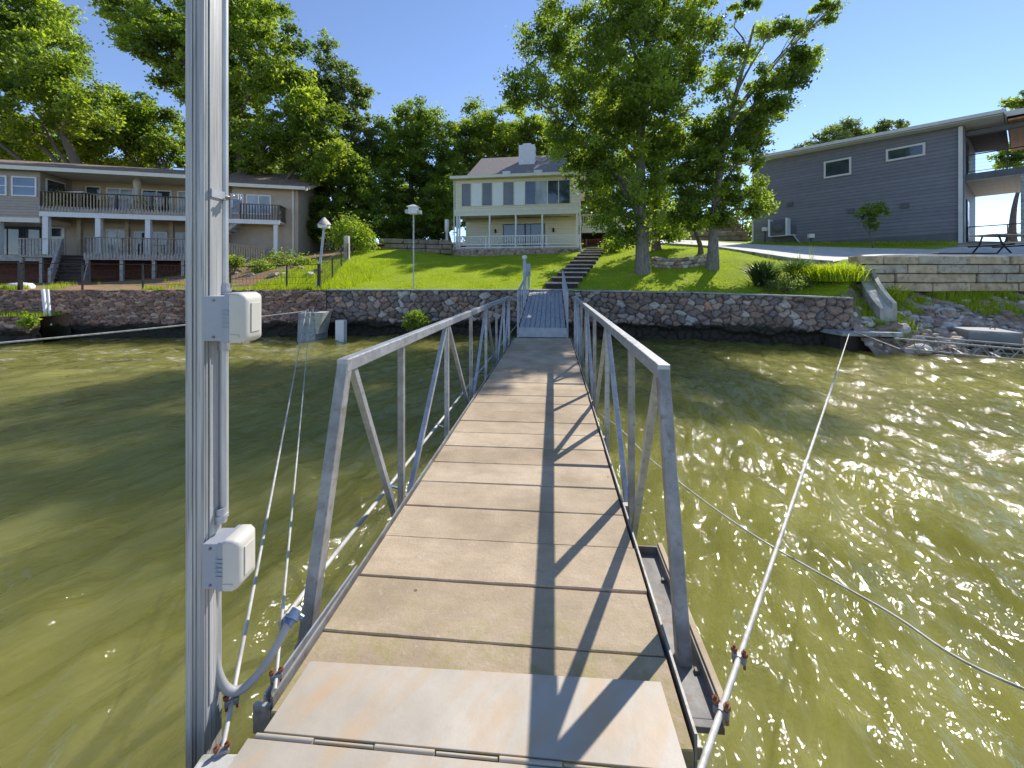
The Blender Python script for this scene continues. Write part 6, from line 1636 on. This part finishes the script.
# concrete mooring block on the right
cb = thing('concrete_block', 'large grey concrete block with water stained sides at the foot of the rocky bank', 'concrete block', (13.5, 11.7, -0.38), R(-26))
b = MB(); b.hexa([(-0.54, -0.58, 0), (0.56, -0.58, 0), (0.56, 0.6, 0), (-0.54, 0.6, 0)], [(-0.53, -0.57, 0.98), (0.55, -0.57, 0.95), (0.55, 0.59, 0.96), (-0.53, 0.59, 0.98)])
m_, n_t, b_s = _mat('stained_block')
co = N(n_t, 'ShaderNodeTexCoord').outputs['Object']; sxx = N(n_t, 'ShaderNodeSeparateXYZ'); n_t.links.new(co, sxx.inputs[0])
nz_ = noise_tex(n_t, co, 2.5, 6, 0.7); ad = N(n_t, 'ShaderNodeMath', operation='MULTIPLY_ADD'); n_t.links.new(nz_, ad.inputs[0]); ad.inputs[1].default_value = -0.35; n_t.links.new(sxx.outputs['Z'], ad.inputs[2])
cc_ = ramp(n_t, ad.outputs[0], [(0.38, (0.05, 0.045, 0.04)), (0.48, (0.16, 0.165, 0.17)), (0.72, (0.24, 0.24, 0.24)), (0.77, (0.42, 0.41, 0.39))]); n_t.links.new(cc_, b_s.inputs['Base Color']); b_s.inputs['Roughness'].default_value = 0.85; bump(n_t, noise_tex(n_t, co, 18, 6, 0.7), b_s, 0.008)
cb_ = link_mesh('block', b.mesh('block', m_), cb); add_bevel(cb_, 0.02)
b = MB(); b.tube([(0.2, 0.1, 0.94), (0.2, 0.1, 1.01), (0.3, 0.1, 1.01), (0.3, 0.1, 0.94)], 0.015, 6); b.part('lifting_ring', M['rust'], cb)
# shore landing of the neighbouring gangway and its low lattice truss
sl = thing('shore_landing', 'short grey concrete landing with an undercut coloured as shadow at the end of the fieldstone wall', 'landing', (10.3, 12.0, 0))
b = MB(); b.hexa([(-0.9, -0.3, 0.38), (0.7, -0.5, 0.38), (0.8, 0.6, 0.38), (-0.9, 0.7, 0.38)], [(-0.9, -0.3, 0.50), (0.7, -0.5, 0.50), (0.8, 0.6, 0.50), (-0.9, 0.7, 0.50)]); b.part('slab', M['concrete_wet'], sl, 0.01)
b = MB(); b.box(-0.8, 0.8, -0.1, 0.5, -0.6, 0.355); b.part('shade_footing', M['tie'], sl)  # near-black colour stands in for the shadow under the slab
tg = thing('lattice_gangway', 'low galvanised lattice gangway lying just above the water on the right', 'gangway', (10.6, 11.5, 0))
A_, B_ = Vector((0, -0.15, 0.36)), Vector((3.6, -3.0, 0.24)); dd = (B_ - A_).normalized(); sd_ = Vector((dd.y, -dd.x, 0)).normalized()
for s in (0, 1):
    o_ = -sd_ * (1.1 * s); b = MB(); b.beam(A_ + o_, B_ + o_, 0.05, 0.045); b.beam(A_ + o_ - Vector((0, 0, 0.26)), B_ + o_ - Vector((0, 0, 0.26)), 0.035, 0.035)
    nn_ = 14
    for i in range(nn_):
        p = A_.lerp(B_, i/nn_) + o_; q = A_.lerp(B_, (i+0.5)/nn_) + o_ - Vector((0, 0, 0.26)); r_ = A_.lerp(B_, (i+1)/nn_) + o_
        b.beam(p, q, 0.02, 0.02); b.beam(q, r_, 0.02, 0.02)
    b.part('lattice_rail', M['galv_old'], tg)
b = MB()
for i in range(8):
    p = A_.lerp(B_, i/7); b.beam(p - Vector((0,0,.26)), p - sd_*1.1 - Vector((0,0,.26)), 0.04, 0.04)
b.part('cross_members', M['galv_old'], tg)
cable('mooring_cable', 'short thin cable slanting from the small landing along the lattice gangway', P(853, 331, 11.8), P(900, 349, 10.2), 0.012, 0.0, 'cable_white')
# rock garden stones in the left yard
seen_l = {}
for i in range(12):
    px = 226 + i * 8.2 + rgz.uniform(-2, 2); py = rgz.uniform(267, 277); q = G(px, py, 16); s_ = rgz.uniform(0.3, 0.55)
    lab = '%s %s stone %s in the rock bed, %s' % ('large' if s_ > 0.42 else 'small', ['grey', 'pale', 'brown'][i % 3], 'low down' if py > 272 else 'higher up', ['beside the power post', 'below the balcony post', 'nearest the leaning feeder pole'][min(2, i // 4)])
    boulder(q.x, q.y, q.z + 0.05, s_, i, lab, 'stones of the rock bed', 0.6, name='bed_stone')
